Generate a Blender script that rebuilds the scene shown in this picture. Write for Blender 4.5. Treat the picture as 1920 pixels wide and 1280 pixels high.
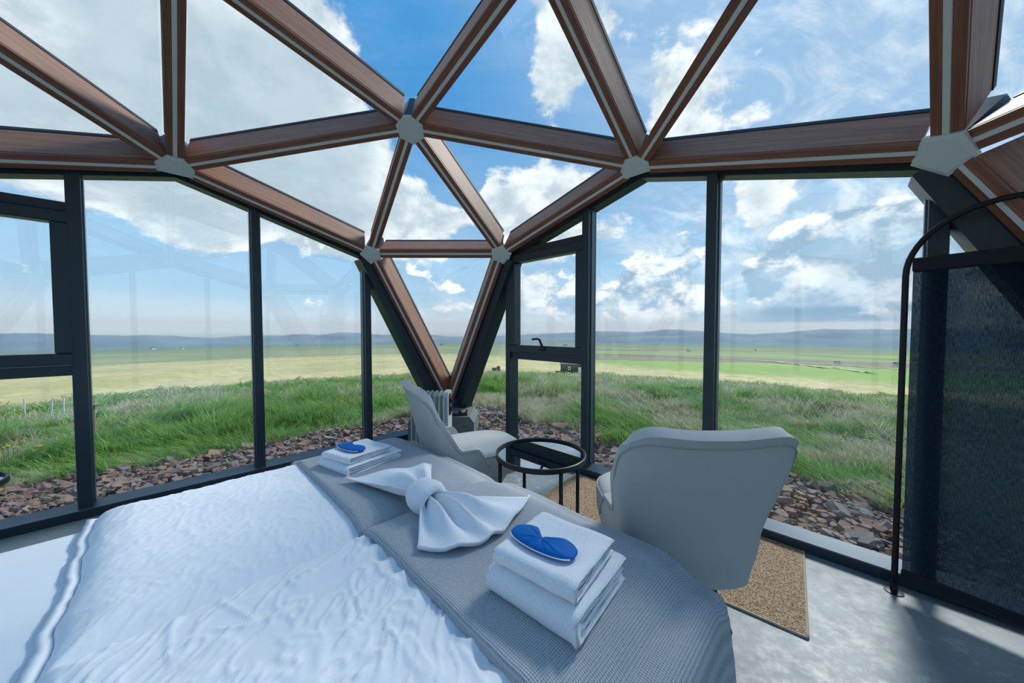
import bpy, math, random
import numpy as np
from mathutils import Vector, Matrix
random.seed(7); RNG = np.random.default_rng(11)
for o in list(bpy.data.objects): bpy.data.objects.remove(o)
SC = bpy.context.scene; COL = SC.collection
R = math.radians
# ------------------------------------------------------------------ camera
EYE = Vector((0.765, -0.852, 1.25))
cam = bpy.data.cameras.new('camera'); cam.sensor_width = 36; cam.lens = 12.0
cam.clip_start = 0.03; cam.clip_end = 30000
co = bpy.data.objects.new('camera', cam); COL.objects.link(co)
co.location = EYE; co.rotation_euler = (math.pi/2-0.0326, 0, -0.0028); SC.camera = co
SC.view_settings.view_transform = 'Standard'; SC.view_settings.look = 'None'
SC.view_settings.gamma = 1; SC.view_settings.use_curve_mapping = False
SC.view_settings.exposure = 0.28
# ------------------------------------------------------------------ node helper
class NT:
    def __init__(s, tree): s.t = tree; s.t.nodes.clear()
    def n(s, typ, ins=None, **kw):
        nd = s.t.nodes.new(typ)
        for k, v in kw.items(): setattr(nd, k, v)
        for k, v in (ins or {}).items():
            if isinstance(v, bpy.types.NodeSocket): s.t.links.new(v, nd.inputs[k])
            else: nd.inputs[k].default_value = v
        return nd
    def m(s, op, a, b=0.0, c=0.0, clamp=False):
        nd = s.n('ShaderNodeMath', operation=op, use_clamp=clamp)
        for i, v in enumerate((a, b, c)):
            if isinstance(v, bpy.types.NodeSocket): s.t.links.new(v, nd.inputs[i])
            else: nd.inputs[i].default_value = v
        return nd.outputs[0]
    def vm(s, op, a, b=(0, 0, 0), out=0):
        nd = s.n('ShaderNodeVectorMath', operation=op)
        for i, v in enumerate((a, b)):
            if isinstance(v, bpy.types.NodeSocket): s.t.links.new(v, nd.inputs[i])
            else: nd.inputs[i].default_value = v
        return nd.outputs[out]
    def mix(s, f, a, b, blend='MIX'):
        nd = s.n('ShaderNodeMix', data_type='RGBA', blend_type=blend)
        for i, v in ((0, f), (6, a), (7, b)):
            if isinstance(v, bpy.types.NodeSocket): s.t.links.new(v, nd.inputs[i])
            else: nd.inputs[i].default_value = v if i == 0 else (*v[:3], 1)
        return nd.outputs[2]
    def ss(s, x, lo, hi, a=0.0, b=1.0):
        nd = s.n('ShaderNodeMapRange', interpolation_type='SMOOTHSTEP')
        for k, v in ((0, x), (1, lo), (2, hi), (3, a), (4, b)):
            if isinstance(v, bpy.types.NodeSocket): s.t.links.new(v, nd.inputs[k])
            else: nd.inputs[k].default_value = v
        return nd.outputs[0]
    def noise(s, vec, scale, detail=6, rough=.55, dist=0.0):
        return s.n('ShaderNodeTexNoise', {'Vector': vec, 'Scale': scale, 'Detail': detail, 'Roughness': rough, 'Distortion': dist}).outputs[0]
# ------------------------------------------------------------------ world: sky with clouds
SUN_DIR = Vector((0.52, 0.50, 0.69)).normalized()
def px_dir(x, y):
    return Vector(((x-960)/640, 1, (619-y)/640)).normalized()
w = bpy.data.worlds.new('sky'); SC.world = w; w.use_nodes = True
N = NT(w.node_tree)
D = N.vm('NORMALIZE', N.n('ShaderNodeTexCoord').outputs['Generated'])
sep = N.n('ShaderNodeSeparateXYZ', {0: D}); dx, dy, dz = sep.outputs
el = N.m('MAXIMUM', dz, 0.0)
# clear sky: deep blue overhead, pale at the horizon, milky towards the sun
sky = N.mix(N.ss(el, 0.0, 0.60), (.45, .69, .90), (.075, .34, .74))
sky = N.mix(N.ss(el, 0.0, 0.10), (.80, .90, .96), sky)
sd = N.vm('DOT_PRODUCT', D, tuple(SUN_DIR), out=1)
sky = N.mix(N.ss(sd, 0.70, 1.0, 0, .40), sky, (.80, .92, 1.0))
def blob(x, y, deg):
    c = N.vm('DOT_PRODUCT', D, tuple(px_dir(x, y)), out=1)
    return N.ss(c, math.cos(R(deg)), 1.0)
def bias(lst):
    tot = None
    for x, y, deg, a in lst:
        v = N.m('MULTIPLY', blob(x, y, deg), a)
        tot = v if tot is None else N.m('ADD', tot, v)
    return tot
# cumulus: noise on the direction, flattened towards the horizon
flat = N.n('ShaderNodeCombineXYZ', {0: dx, 1: dy, 2: N.m('MULTIPLY', N.m('POWER', el, .80), 1.55)}).outputs[0]
def cum(vec): return N.noise(vec, 4.3, 11, .60, .15)
n0 = cum(flat)
n1 = cum(N.vm('ADD', flat, tuple(0.055*SUN_DIR)))
B = bias([(300, 60, 34, .30), (120, 250, 22, .22), (560, 330, 16, .26), (30, 0, 6, -.25), (620, 60, 9, .10),
          (820, 90, 15, -.40), (1150, 200, 7, -.08), (1030, 40, 9, .17), (1040, 180, 7, .13), (990, 380, 11, .20), (790, 430, 9, .18), (1080, 330, 8, .10),
          (860, 340, 5, -.22), (1330, 200, 11, .20), (1600, 110, 16, -.20), (1465, 372, 8, .42), (1640, 330, 11, -.34), (1260, 350, 7, -.22),
          (1230, 560, 10, .05), (1560, 520, 14, -.25), (1300, 440, 9, -.26),
          (300, 500, 16, -.30), (560, 560, 13, -.20), (60, 520, 14, -.25), (400, 390, 8, .18), (230, 370, 7, .10), (800, 590, 7, .14), (880, 520, 5, -.10),
          (620, 450, 6, .16), (1010, 560, 5, .16)])
dens = N.m('ADD', n0, B)
cov = N.ss(dens, .545, .635)
lit = N.ss(N.m('SUBTRACT', n0, n1), -.10, .10)
thick = N.ss(dens, .62, .98)
cl = N.mix(lit, (.60, .71, .80), (1.12, 1.15, 1.18))
cl = N.mix(N.m('MULTIPLY', thick, .80), cl, (.47, .61, .71))
# cirrus: long fine streaks in the upper right of the view
rot = N.n('ShaderNodeMapping', {0: D, 2: (0.0, R(28), R(35)), 3: (1.6, 11.0, 9.0)}).outputs[0]
ci = N.noise(rot, 1.3, 9, .62, .4)
cic = N.m('MULTIPLY', N.ss(ci, .42, .70), N.m('ADD', bias([(1600, 120, 34, .55), (1300, 560, 20, .40), (1750, 500, 20, .4), (780, 540, 14, .25)]), .06), clamp=True)
sky = N.mix(cic, sky, (1.02, 1.08, 1.12))
sky = N.mix(N.m('MULTIPLY', cov, N.ss(dz, .0, .03)), sky, cl)
# crisp cumulus banks low in the sky, lit from above with blue-grey bases
flat2 = N.n('ShaderNodeCombineXYZ', {0: dx, 1: dy, 2: N.m('MULTIPLY', el, 1.45)}).outputs[0]
def cum2(vec): return N.noise(vec, 8.0, 10, .60, .1)
m0 = cum2(flat2); m1 = cum2(N.vm('ADD', flat2, (.010, 0, .05)))
B2 = bias([(1540, 505, 9, .30), (1660, 470, 8, .30), (1420, 560, 7, .22), (1250, 540, 9, .20), (1170, 575, 6, .18), (1860, 450, 8, .32), (1640, 570, 6, .25),
           (1060, 560, 6, .16), (780, 570, 6, .10), (600, 600, 6, .10), (1450, 450, 5, -.10), (250, 540, 20, -.10)])
d2 = N.m('SUBTRACT', N.m('ADD', m0, B2), N.m('MULTIPLY', N.ss(dz, .20, .40), .4))
lit2 = N.ss(N.m('SUBTRACT', m0, m1), -.09, .11)
c2 = N.mix(lit2, (.36, .54, .72), (1.10, 1.14, 1.17))
c2 = N.mix(N.m('MULTIPLY', N.ss(N.m('ADD', m1, B2), .72, .95), .5), c2, (.42, .60, .76))
sky = N.mix(N.m('MULTIPLY', N.ss(d2, .585, .655), N.ss(dz, .012, .05)), sky, c2)
# grey flat bases of the bank low on the right
base = N.m('MULTIPLY', N.ss(N.noise(flat, 6.0, 6, .6), .34, .50), bias([(1500, 588, 8, .9), (1660, 580, 7, .9), (1340, 596, 5, .5)]), clamp=True)
base = N.m('MULTIPLY', base, N.m('MULTIPLY', N.ss(dz, .014, .022), N.ss(dz, .044, .060, 1, 0)))
sky = N.mix(base, sky, (.20, .40, .62))
ground = N.mix(N.ss(dz, -.03, 0.0), (.25, .30, .22), sky)
bg = N.n('ShaderNodeBackground', {0: ground, 1: 0.88})
N.t.links.new(bg.outputs[0], N.n('ShaderNodeOutputWorld').inputs[0])
# ------------------------------------------------------------------ sun, softened by thin cloud
sl = bpy.data.lights.new('sun', 'SUN'); sl.energy = 2.5; sl.angle = R(14); sl.color = (1, .97, .92)
so = bpy.data.objects.new('sun', sl); COL.objects.link(so)
so.rotation_euler = SUN_DIR.to_track_quat('Z', 'Y').to_euler()

# ------------------------------------------------------------------ mesh helpers
def link_mesh(name, v, f, mat=None, parent=None, loc=(0, 0, 0), rz=0.0, smooth=False, label=None, cat=None, group=None, kind=None):
    me = bpy.data.meshes.new(name); me.from_pydata([tuple(p) for p in v], [], f); me.update()
    if smooth: me.shade_smooth()
    return link(name, me, mat, parent, loc, rz, label, cat, group, kind)
def link(name, me, mat=None, parent=None, loc=(0, 0, 0), rz=0.0, label=None, cat=None, group=None, kind=None):
    if mat is not None and not me.materials: me.materials.append(mat)
    o = bpy.data.objects.new(name, me); COL.objects.link(o)
    o.location = loc; o.rotation_euler = (0, 0, rz); o.parent = parent
    return tag(o, label, cat, group, kind)
def tag(o, label=None, cat=None, group=None, kind=None):
    if label: o['label'] = label
    if cat: o['category'] = cat
    if group: o['group'] = group
    if kind: o['kind'] = kind
    return o
def empty(name, loc=(0, 0, 0), rz=0.0, **kw):
    o = bpy.data.objects.new(name, None); COL.objects.link(o); o.empty_display_size = .1
    o.location = loc; o.rotation_euler = (0, 0, rz)
    return tag(o, **kw)
class MB:
    def __init__(s): s.v = []; s.f = []
    def add(s, v, f):
        b = len(s.v); s.v += [Vector(p) for p in v]; s.f += [tuple(i+b for i in q) for q in f]; return s
    def box(s, c, size, rot=None, bev=0.0):
        c = Vector(c); h = Vector(size)/2
        if bev <= 0:
            v = [Vector((x*h.x, y*h.y, z*h.z)) for z in (-1, 1) for y in (-1, 1) for x in (-1, 1)]
            f = [(0, 2, 3, 1), (4, 5, 7, 6), (0, 1, 5, 4), (2, 6, 7, 3), (0, 4, 6, 2), (1, 3, 7, 5)]
        else:
            v = []; rings = [(-1, 1), (-1, 0), (1, 0), (1, 1)]
            for sz, ins in rings:
                z = sz*(h.z - (0 if ins else bev)) if not ins else sz*h.z
                k = bev if ins else 0
                X, Y = h.x-k, h.y-k; b = bev*.6
                v += [Vector(p) for p in ((-X+b, -Y, z), (X-b, -Y, z), (X, -Y+b, z), (X, Y-b, z), (X-b, Y, z), (-X+b, Y, z), (-X, Y-b, z), (-X, -Y+b, z))]
            f = [tuple(range(7, -1, -1)), tuple(range(24, 32))]
            for r in range(3):
                for i in range(8):
                    j = (i+1) % 8; f.append((r*8+i, r*8+j, r*8+8+j, r*8+8+i))
        M = rot if rot is not None else Matrix.Identity(3)
        return s.add([c + M @ p for p in v], f)
    def tube(s, pts, r, n=10, cap=True, closed=False):
        pts = [Vector(p) for p in pts]; m = len(pts); rs = r if hasattr(r, '__len__') else [r]*m
        v = []; ref = None
        for i, p in enumerate(pts):
            a = pts[(i-1) % m] if (i > 0 or closed) else p; b = pts[(i+1) % m] if (i < m-1 or closed) else p
            t = (b-a).normalized()
            if ref is None: ref = t.orthogonal().normalized()
            ref = (ref - t*ref.dot(t)).normalized(); bi = t.cross(ref)
            v += [p + (ref*math.cos(2*math.pi*k/n) + bi*math.sin(2*math.pi*k/n))*rs[i] for k in range(n)]
        f = []
        for i in range(m if closed else m-1):
            j = (i+1) % m
            for k in range(n):
                l = (k+1) % n; f.append((i*n+k, i*n+l, j*n+l, j*n+k))
        if cap and not closed: f += [tuple(range(n-1, -1, -1)), tuple(range((m-1)*n, m*n))]
        return s.add(v, f)
    def prism(s, poly, depth):           # poly: 3D polygon, extruded by vector depth
        n = len(poly); d = Vector(depth); p = [Vector(q) for q in poly]
        f = [tuple(range(n-1, -1, -1)), tuple(range(n, 2*n))] + [(i, (i+1) % n, n+(i+1) % n, n+i) for i in range(n)]
        return s.add(p + [q+d for q in p], f)
    def lathe(s, prof, n=32, c=(0, 0, 0)):
        c = Vector(c); v = []; f = []
        for r, z in prof: v += [c + Vector((r*math.cos(2*math.pi*k/n), r*math.sin(2*math.pi*k/n), z)) for k in range(n)]
        for i in range(len(prof)-1):
            for k in range(n):
                l = (k+1) % n; f.append((i*n+k, i*n+l, (i+1)*n+l, (i+1)*n+k))
        f += [tuple(range(n-1, -1, -1)), tuple(range((len(prof)-1)*n, len(prof)*n))]
        return s.add(v, f)
    def build(s, name, mat, parent=None, **kw): return link_mesh(name, s.v, s.f, mat, parent, **kw)
def recalc(o):
    import bmesh
    bm = bmesh.new(); bm.from_mesh(o.data); bmesh.ops.recalc_face_normals(bm, faces=bm.faces); bm.to_mesh(o.data); bm.free(); return o
def autosmooth(o, deg=40):
    import bmesh
    recalc(o); me = o.data; me.shade_smooth()
    bm = bmesh.new(); bm.from_mesh(me)
    for e in bm.edges: e.smooth = e.calc_face_angle(0) < R(deg)
    bm.to_mesh(me); bm.free(); return o
# vectorised value noise
def _h(ix, iy, seed):
    n = (ix.astype(np.int64)*374761393 + iy.astype(np.int64)*668265263 + seed*69069) & 0xffffffff
    n = ((n ^ (n >> 13))*1274126177) & 0xffffffff
    return ((n ^ (n >> 16)) & 0xffff)/65535.0
def vn(x, y, seed=0):
    x = np.asarray(x, float); y = np.asarray(y, float)
    ix = np.floor(x); iy = np.floor(y); fx = x-ix; fy = y-iy
    fx = fx*fx*fx*(fx*(fx*6-15)+10); fy = fy*fy*fy*(fy*(fy*6-15)+10)
    a = _h(ix, iy, seed); b = _h(ix+1, iy, seed); c = _h(ix, iy+1, seed); d = _h(ix+1, iy+1, seed)
    return a+(b-a)*fx+(c-a)*fy+(a-b-c+d)*fx*fy
def fbm(x, y, seed=0, o=4, g=.5):
    t = 0; a = 1; s = 0
    for k in range(o): t = t+a*vn(x*2**k+17*k, y*2**k-9*k, seed+k); s += a; a *= g
    return t/s
def sstep(x, a, b):
    t = np.clip((x-a)/(b-a), 0, 1); return t*t*(3-2*t)
# ------------------------------------------------------------------ materials
MAT = {}
def principled(name, col, rough=.6, metal=0.0, build=None, **ins):
    m = bpy.data.materials.new(name); m.use_nodes = True; n = NT(m.node_tree)
    p = n.n('ShaderNodeBsdfPrincipled', {'Base Color': (*col, 1), 'Roughness': rough, 'Metallic': metal})
    for k, v in ins.items(): p.inputs[k.replace('_', ' ')].default_value = v
    n.t.links.new(p.outputs[0], n.n('ShaderNodeOutputMaterial').inputs[0])
    if build: build(n, p)
    MAT[name] = m; return m
def obco(n): return n.n('ShaderNodeTexCoord').outputs['Object']
def bump(n, p, h, strength=.3, dist=.01):
    b = n.n('ShaderNodeBump', {'Strength': strength, 'Distance': dist, 'Height': h}); n.t.links.new(b.outputs[0], p.inputs['Normal'])
def setc(n, p, c, k='Base Color'): n.t.links.new(c, p.inputs[k])
def mk_wood(n, p):           # grain runs along local x of each beam, pale scratches
    c = obco(n)
    g = n.noise(n.n('ShaderNodeMapping', {0: c, 3: (1.2, 30, 30)}).outputs[0], 2.2, 6, .6, .6)
    s = n.noise(n.n('ShaderNodeMapping', {0: c, 3: (2.5, 60, 60)}).outputs[0], 1.6, 4, .6, 1.2)
    col = n.mix(n.ss(g, .3, .7), (.29, .14, .088), (.44, .24, .155))
    col = n.mix(n.ss(s, .64, .72, 0, .6), col, (.55, .42, .34))
    setc(n, p, col); bump(n, p, g, .25, .004)
principled('wood', (.3, .15, .09), .55, build=mk_wood)
def mk_wood_dark(n, p):
    g = n.noise(n.n('ShaderNodeMapping', {0: obco(n), 3: (1.0, 25, 25)}).outputs[0], 2.2, 5, .6, .6)
    setc(n, p, n.mix(n.ss(g, .3, .7), (.20, .075, .048), (.32, .135, .085)))
principled('wood_dark', (.2, .1, .06), .5, build=mk_wood_dark)
principled('strip', (.72, .78, .80), .45)
principled('plate', (.68, .77, .80), .40)
principled('steel_dark', (.025, .05, .085), .45, .2)
principled('gasket', (.012, .02, .032), .6)
principled('frame', (.018, .038, .055), .38, .0)
principled('frame_reveal', (.10, .145, .18), .35, .3)
principled('black_metal', (.012, .013, .016), .42, .3)
def mk_floor(n, p):
    c = obco(n)
    a = n.noise(c, 1.6, 7, .62); b = n.noise(c, 14, 8, .7); d = n.noise(c, 160, 2, .5)
    col = n.mix(n.ss(a, .35, .65), (.155, .20, .22), (.225, .27, .285))
    col = n.mix(n.m('MULTIPLY', n.ss(b, .52, .64), n.ss(a, .45, .6)), col, (.40, .44, .43))
    col = n.mix(n.ss(d, .66, .72, 0, .5), col, (.12, .15, .16))
    setc(n, p, col); setc(n, p, n.ss(b, .3, .7, .38, .55), 'Roughness')
principled('floor_concrete', (.35, .4, .42), .38, build=mk_floor)
def mk_block(n, p):
    c = obco(n); a = n.noise(n.n('ShaderNodeMapping', {0: c, 3: (1, 1, 9)}).outputs[0], 9, 6, .6)
    setc(n, p, n.mix(a, (.10, .11, .11), (.26, .27, .27))); bump(n, p, n.noise(c, 60, 4), .4, .004)
principled('block_concrete', (.2, .2, .2), .85, build=mk_block)
def fabric(col, scale, k=.12, st=.25):
    def f(n, p):
        c = obco(n); a = n.noise(c, scale, 3, .6); b = n.noise(c, 5, 3)
        col2 = tuple(x*(1-k) for x in col)
        setc(n, p, n.mix(n.ss(a, .3, .7), col2, col)); bump(n, p, a, st, .002)
    return f
principled('sheet', (.80, .85, .90), .85, build=fabric((.80, .85, .90), 300, .04, .12))
principled('duvet', (.86, .89, .93), .85, build=fabric((.86, .89, .93), 260, .04, .12))
principled('terry', (.86, .89, .94), .95, build=fabric((.87, .90, .95), 320, .12, .8))
principled('upholstery', (.52, .53, .52), .75, build=fabric((.53, .54, .53), 500, .10, .2))
principled('upholstery_piping', (.36, .37, .37), .7)
def mk_throw(n, p):
    c = obco(n); s = n.n('ShaderNodeSeparateXYZ', {0: c})
    K = 2*math.pi/.0085
    a = n.m('SINE', n.m('MULTIPLY', n.m('ADD', s.outputs[0], s.outputs[1]), K*.7071)); b = n.m('SINE', n.m('MULTIPLY', n.m('SUBTRACT', s.outputs[0], s.outputs[1]), K*.7071))
    h = n.m('MULTIPLY', a, b); lo = n.noise(c, 6, 3); fi = n.noise(c, 220, 3, .6)
    col = n.mix(n.ss(h, -.5, .5), (.27, .295, .325), (.50, .53, .57))
    col = n.mix(n.ss(fi, .35, .7, 0, .5), col, (.52, .55, .59))
    setc(n, p, col); bump(n, p, h, .5, .003)
principled('throw_weave', (.3, .32, .36), .9, build=mk_throw)
principled('satin_blue', (.0, .13, .46), .6, Specular_IOR_Level=.15)
principled('piping_white', (.85, .88, .9), .6)
def mk_jute(n, p):
    c = obco(n); s = n.n('ShaderNodeSeparateXYZ', {0: c})
    wv = n.n('ShaderNodeTexWave', {'Vector': c, 'Scale': 28.0, 'Distortion': 5.0, 'Detail': 3.0, 'Detail Scale': 5.0}, bands_direction='Y').outputs['Fac']
    a = n.noise(n.n('ShaderNodeMapping', {0: c, 3: (120, 55, 1)}).outputs[0], 1.0, 3, .6)
    h = n.m('ADD', n.m('MULTIPLY', wv, .4), n.m('MULTIPLY', a, .9))
    setc(n, p, n.mix(n.ss(h, .42, .85), (.10, .055, .025), (.60, .43, .27))); bump(n, p, h, .8, .006)
principled('jute', (.5, .36, .22), .9, build=mk_jute)
principled('jute_edge', (.46, .37, .26), .9)
m = bpy.data.materials.new('mirror_glass'); m.use_nodes = True; n = NT(m.node_tree)
g = n.n('ShaderNodeBsdfGlossy', {'Color': (.40, .47, .54, 1), 'Roughness': .0}); d = n.n('ShaderNodeBsdfDiffuse', {'Color': (.006, .008, .01, 1)})
x = n.n('ShaderNodeMixShader', {0: .9}); n.t.links.new(d.outputs[0], x.inputs[1]); n.t.links.new(g.outputs[0], x.inputs[2])
n.t.links.new(x.outputs[0], n.n('ShaderNodeOutputMaterial').inputs[0]); MAT['mirror_glass'] = m
m = bpy.data.materials.new('window_glass'); m.use_nodes = True; n = NT(m.node_tree)
lw = n.n('ShaderNodeLayerWeight', {'Blend': .5}).outputs['Facing']
fr = n.m('ADD', n.m('MULTIPLY', n.m('POWER', lw, 5.0), .9), .05)
t = n.n('ShaderNodeBsdfTransparent', {'Color': (.965, .985, .985, 1)}); g = n.n('ShaderNodeBsdfGlossy', {'Color': (.95, 1, 1, 1), 'Roughness': .0})
x = n.n('ShaderNodeMixShader', {0: fr}); n.t.links.new(t.outputs[0], x.inputs[1]); n.t.links.new(g.outputs[0], x.inputs[2])
n.t.links.new(x.outputs[0], n.n('ShaderNodeOutputMaterial').inputs[0]); MAT['window_glass'] = m
m = bpy.data.materials.new('screen_cloth'); m.use_nodes = True; n = NT(m.node_tree)
c = obco(n); a = n.noise(n.n('ShaderNodeMapping', {0: c, 3: (380, 1, 40)}).outputs[0], 1.0, 4, .7); b2 = n.noise(n.n('ShaderNodeMapping', {0: c, 3: (80, 1, 600)}).outputs[0], 1.0, 3, .6)
th = n.ss(n.m('ADD', n.m('MULTIPLY', a, .7), n.m('MULTIPLY', b2, .3)), .36, .68)
dcol = n.mix(th, (.010, .018, .03), (.020, .032, .05))
di = n.n('ShaderNodeBsdfDiffuse', {'Color': dcol}); tl = n.n('ShaderNodeBsdfTranslucent', {'Color': n.mix(th, (.010, .022, .038), (.03, .052, .08))}); tr = n.n('ShaderNodeBsdfTransparent', {'Color': (.75, .9, 1, 1)})
x1 = n.n('ShaderNodeMixShader', {0: .5}); n.t.links.new(di.outputs[0], x1.inputs[1]); n.t.links.new(tl.outputs[0], x1.inputs[2])
x2 = n.n('ShaderNodeMixShader', {0: n.m('MULTIPLY', th, .12)}); n.t.links.new(x1.outputs[0], x2.inputs[1]); n.t.links.new(tr.outputs[0], x2.inputs[2])
n.t.links.new(x2.outputs[0], n.n('ShaderNodeOutputMaterial').inputs[0]); MAT['screen_cloth'] = m
principled('screen_band', (.006, .010, .018), .8)
principled('radiator', (.60, .63, .60), .4)
principled('radiator_panel', (.62, .68, .68), .4)
principled('plastic_black', (.012, .013, .015), .45)
m = principled('led_red', (.8, .05, .03), .4); m.node_tree.nodes['Principled BSDF'].inputs['Emission Color'].default_value = (1, .08, .04, 1); m.node_tree.nodes['Principled BSDF'].inputs['Emission Strength'].default_value = 3
def mk_stone(n, p):
    c = n.n('ShaderNodeNewGeometry').outputs['Position']; r = n.n('ShaderNodeNewGeometry').outputs['Random Per Island']
    oi = n.n('ShaderNodeObjectInfo').outputs['Random']
    k = n.m('FRACT', n.m('ADD', r, oi))
    cr = n.n('ShaderNodeValToRGB', {0: k}); e = cr.color_ramp; e.interpolation = 'LINEAR'
    e.elements[0].color = (.21, .115, .085, 1); e.elements[1].color = (.20, .155, .15, 1)
    for pos, cc in ((.22, (.30, .165, .105, 1)), (.42, (.14, .10, .105, 1)), (.6, (.33, .215, .15, 1)), (.8, (.22, .20, .20, 1))):
        q = e.elements.new(pos); q.color = cc
    a = n.noise(c, 22, 5, .65)
    setc(n, p, n.mix(n.ss(a, .35, .75, 0, .55), cr.outputs[0], (.38, .27, .20))); bump(n, p, n.noise(c, 45, 5, .6), .6, .01)
principled('slate', (.3, .2, .15), .9, build=mk_stone)
def mk_grass(n, p):
    a = n.n('ShaderNodeAttribute', attribute_name='tint').outputs['Color']; setc(n, p, a)
    t = n.n('ShaderNodeBsdfTranslucent', {'Color': a}); x = n.n('ShaderNodeMixShader', {0: .45}); n.t.links.new(p.outputs[0], x.inputs[1]); n.t.links.new(t.outputs[0], x.inputs[2])
    n.t.links.new(x.outputs[0], n.t.nodes['Material Output'].inputs[0])
principled('grass_blade', (.2, .3, .06), .6, build=mk_grass)
def mk_ground(n, p):
    c = n.n('ShaderNodeNewGeometry').outputs['Position']; s = n.n('ShaderNodeSeparateXYZ', {0: c}); x, y = s.outputs[0], s.outputs[1]
    xy = n.n('ShaderNodeCombineXYZ', {0: x, 1: y}).outputs[0]
    r = n.vm('LENGTH', xy, out=1)
    f = n.noise(xy, 1.1, 8, .65); g = n.noise(xy, .12, 6, .6); h = n.noise(xy, .02, 6, .6); k = n.noise(xy, .0042, 5, .55)
    near = n.mix(n.ss(g, .42, .60), (.115, .20, .035), (.26, .26, .10))
    near = n.mix(n.ss(f, .5, .75, 0, .5), near, (.34, .32, .17))
    straw = n.mix(n.ss(h, .40, .62), (.74, .58, .27), (.54, .46, .19))
    straw = n.mix(n.ss(n.noise(n.n('ShaderNodeMapping', {0: xy, 3: (.12, .35, 1)}).outputs[0], 1.0, 7, .7), .45, .62, 0, .75), straw, (.40, .37, .15))
    straw = n.mix(n.ss(f, .45, .7, 0, .35), straw, (.78, .66, .38))
    # far plain: fields of fresh green, olive bog and brown ploughland
    ang = n.m('ARCTAN2', x, y)
    field = n.n('ShaderNodeTexVoronoi', {'Vector': n.n('ShaderNodeMapping', {0: xy, 2: (0, 0, .5), 3: (.0022, .0075, 1)}).outputs[0], 'Scale': 1.0}).outputs['Color']
    fs = n.n('ShaderNodeSeparateColor', {0: field}).outputs[0]
    fc = n.n('ShaderNodeValToRGB', {0: fs}); e = fc.color_ramp; e.interpolation = 'CONSTANT'
    e.elements[0].color = (.32, .36, .15, 1); e.elements[1].position = .25; e.elements[1].color = (.30, .44, .08, 1)
    for pos, cc in ((.40, (.30, .33, .14, 1)), (.58, (.22, .27, .11, 1)), (.74, (.36, .50, .12, 1)), (.84, (.27, .22, .14, 1))):
        q = e.elements.new(pos); q.color = cc
    bog = n.mix(n.ss(k, .40, .62), (.24, .29, .14), (.36, .36, .20))
    rt = n.ss(ang, -.15, .25)
    far = n.mix(n.m('MULTIPLY', rt, .85), bog, fc.outputs[0])
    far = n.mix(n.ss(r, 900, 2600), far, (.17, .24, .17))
    wob = n.m('MULTIPLY', n.m('SUBTRACT', g, .5), 1.0)
    rr = n.m('MULTIPLY', r, n.m('ADD', 1.0, wob))
    bn = n.m('MULTIPLY', n.m('MAXIMUM', n.m('ABSOLUTE', n.m('ADD', x, y)), n.m('ABSOLUTE', n.m('SUBTRACT', x, y))), .7071)
    near = n.mix(n.ss(n.m('ADD', bn, n.m('MULTIPLY', f, .5)), 3.9, 4.15), (.11, .085, .07), near)
    col = n.mix(n.ss(rr, 22, 40), near, straw)
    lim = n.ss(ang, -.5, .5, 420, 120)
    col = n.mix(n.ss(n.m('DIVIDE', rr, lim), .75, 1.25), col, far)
    setc(n, p, col); bump(n, p, f, .5, .08)
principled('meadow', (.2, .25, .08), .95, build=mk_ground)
def mk_hill(n, p):
    c = n.n('ShaderNodeNewGeometry').outputs['Position']; a = n.noise(c, .0016, 7, .6); s = n.n('ShaderNodeSeparateXYZ', {0: c})
    col = n.mix(n.ss(a, .38, .62), (.15, .21, .25), (.24, .31, .33))  # heath tones with the blue-grey of distant haze mixed into the colour
    col = n.mix(n.m('MULTIPLY', n.ss(s.outputs[2], 5, 22), n.ss(n.noise(c, .006, 5, .65), .46, .58)), col, (.85, .88, .92))
    setc(n, p, col)
principled('hazy_heath', (.15, .2, .2), .95, build=mk_hill)
principled('gravel_road', (.52, .50, .48), .9)
principled('water', (.55, .68, .8), .1)
principled('hut_wood', (.02, .024, .028), .7)
principled('white_paint', (.75, .77, .78), .6)
principled('roof_grey', (.10, .11, .12), .6)
principled('post_wood', (.22, .19, .10), .8)
principled('flower', (.75, .5, .02), .7); principled('stem', (.12, .22, .05), .8)
principled('soil', (.10, .085, .065), .95)

# ------------------------------------------------------------------ dome geometry (four-fold)
DE = .2437
def cyl(r, deg, z, off=0.0): a = R(deg)+off; return Vector((r*math.sin(a), r*math.cos(a), z))
HUB = {}
for k in range(4):
    a = 90*k
    HUB['B', k] = cyl(1.807, a, 2.785); HUB['E', k] = cyl(2.7475, a, 2.03, -DE); HUB['F', k] = cyl(2.7475, a, 2.03, DE)
    HUB['G', k] = cyl(3.32, a, .355); HUB['C', k] = cyl(2.374, a+45, 2.432); HUB['T', k] = cyl(1.263, a+45, 3.09)
HUB['P', 0] = Vector((0, 0, 3.28))
FACES = []; OPEN = []
for k in range(4):
    l = (k-1) % 4; q = (k+1) % 4
    FACES += [(('B', k), ('E', k), ('F', k)), (('E', k), ('G', k), ('F', k)), (('B', k), ('F', k), ('C', k)), (('B', k), ('C', l), ('E', k)),
              (('B', k), ('C', k), ('T', k)), (('B', k), ('T', l), ('C', l)), (('B', k), ('T', k), ('T', l)), (('P', 0), ('T', l), ('T', k))]
    OPEN.append((('G', k), ('F', k), ('C', k), ('E', q), ('G', q)))
def fnorm(fa):
    a, b, c = (HUB[h] for h in fa[:3]); nn = (b-a).cross(c-a).normalized()
    return nn if nn.dot((a+b+c)/3-Vector((0, 0, .8))) > 0 else -nn
EDGES = {}
for fa in FACES:
    nn = fnorm(fa)
    for i in range(3): EDGES.setdefault(frozenset((fa[i], fa[(i+1) % 3])), []).append(nn)
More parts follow.
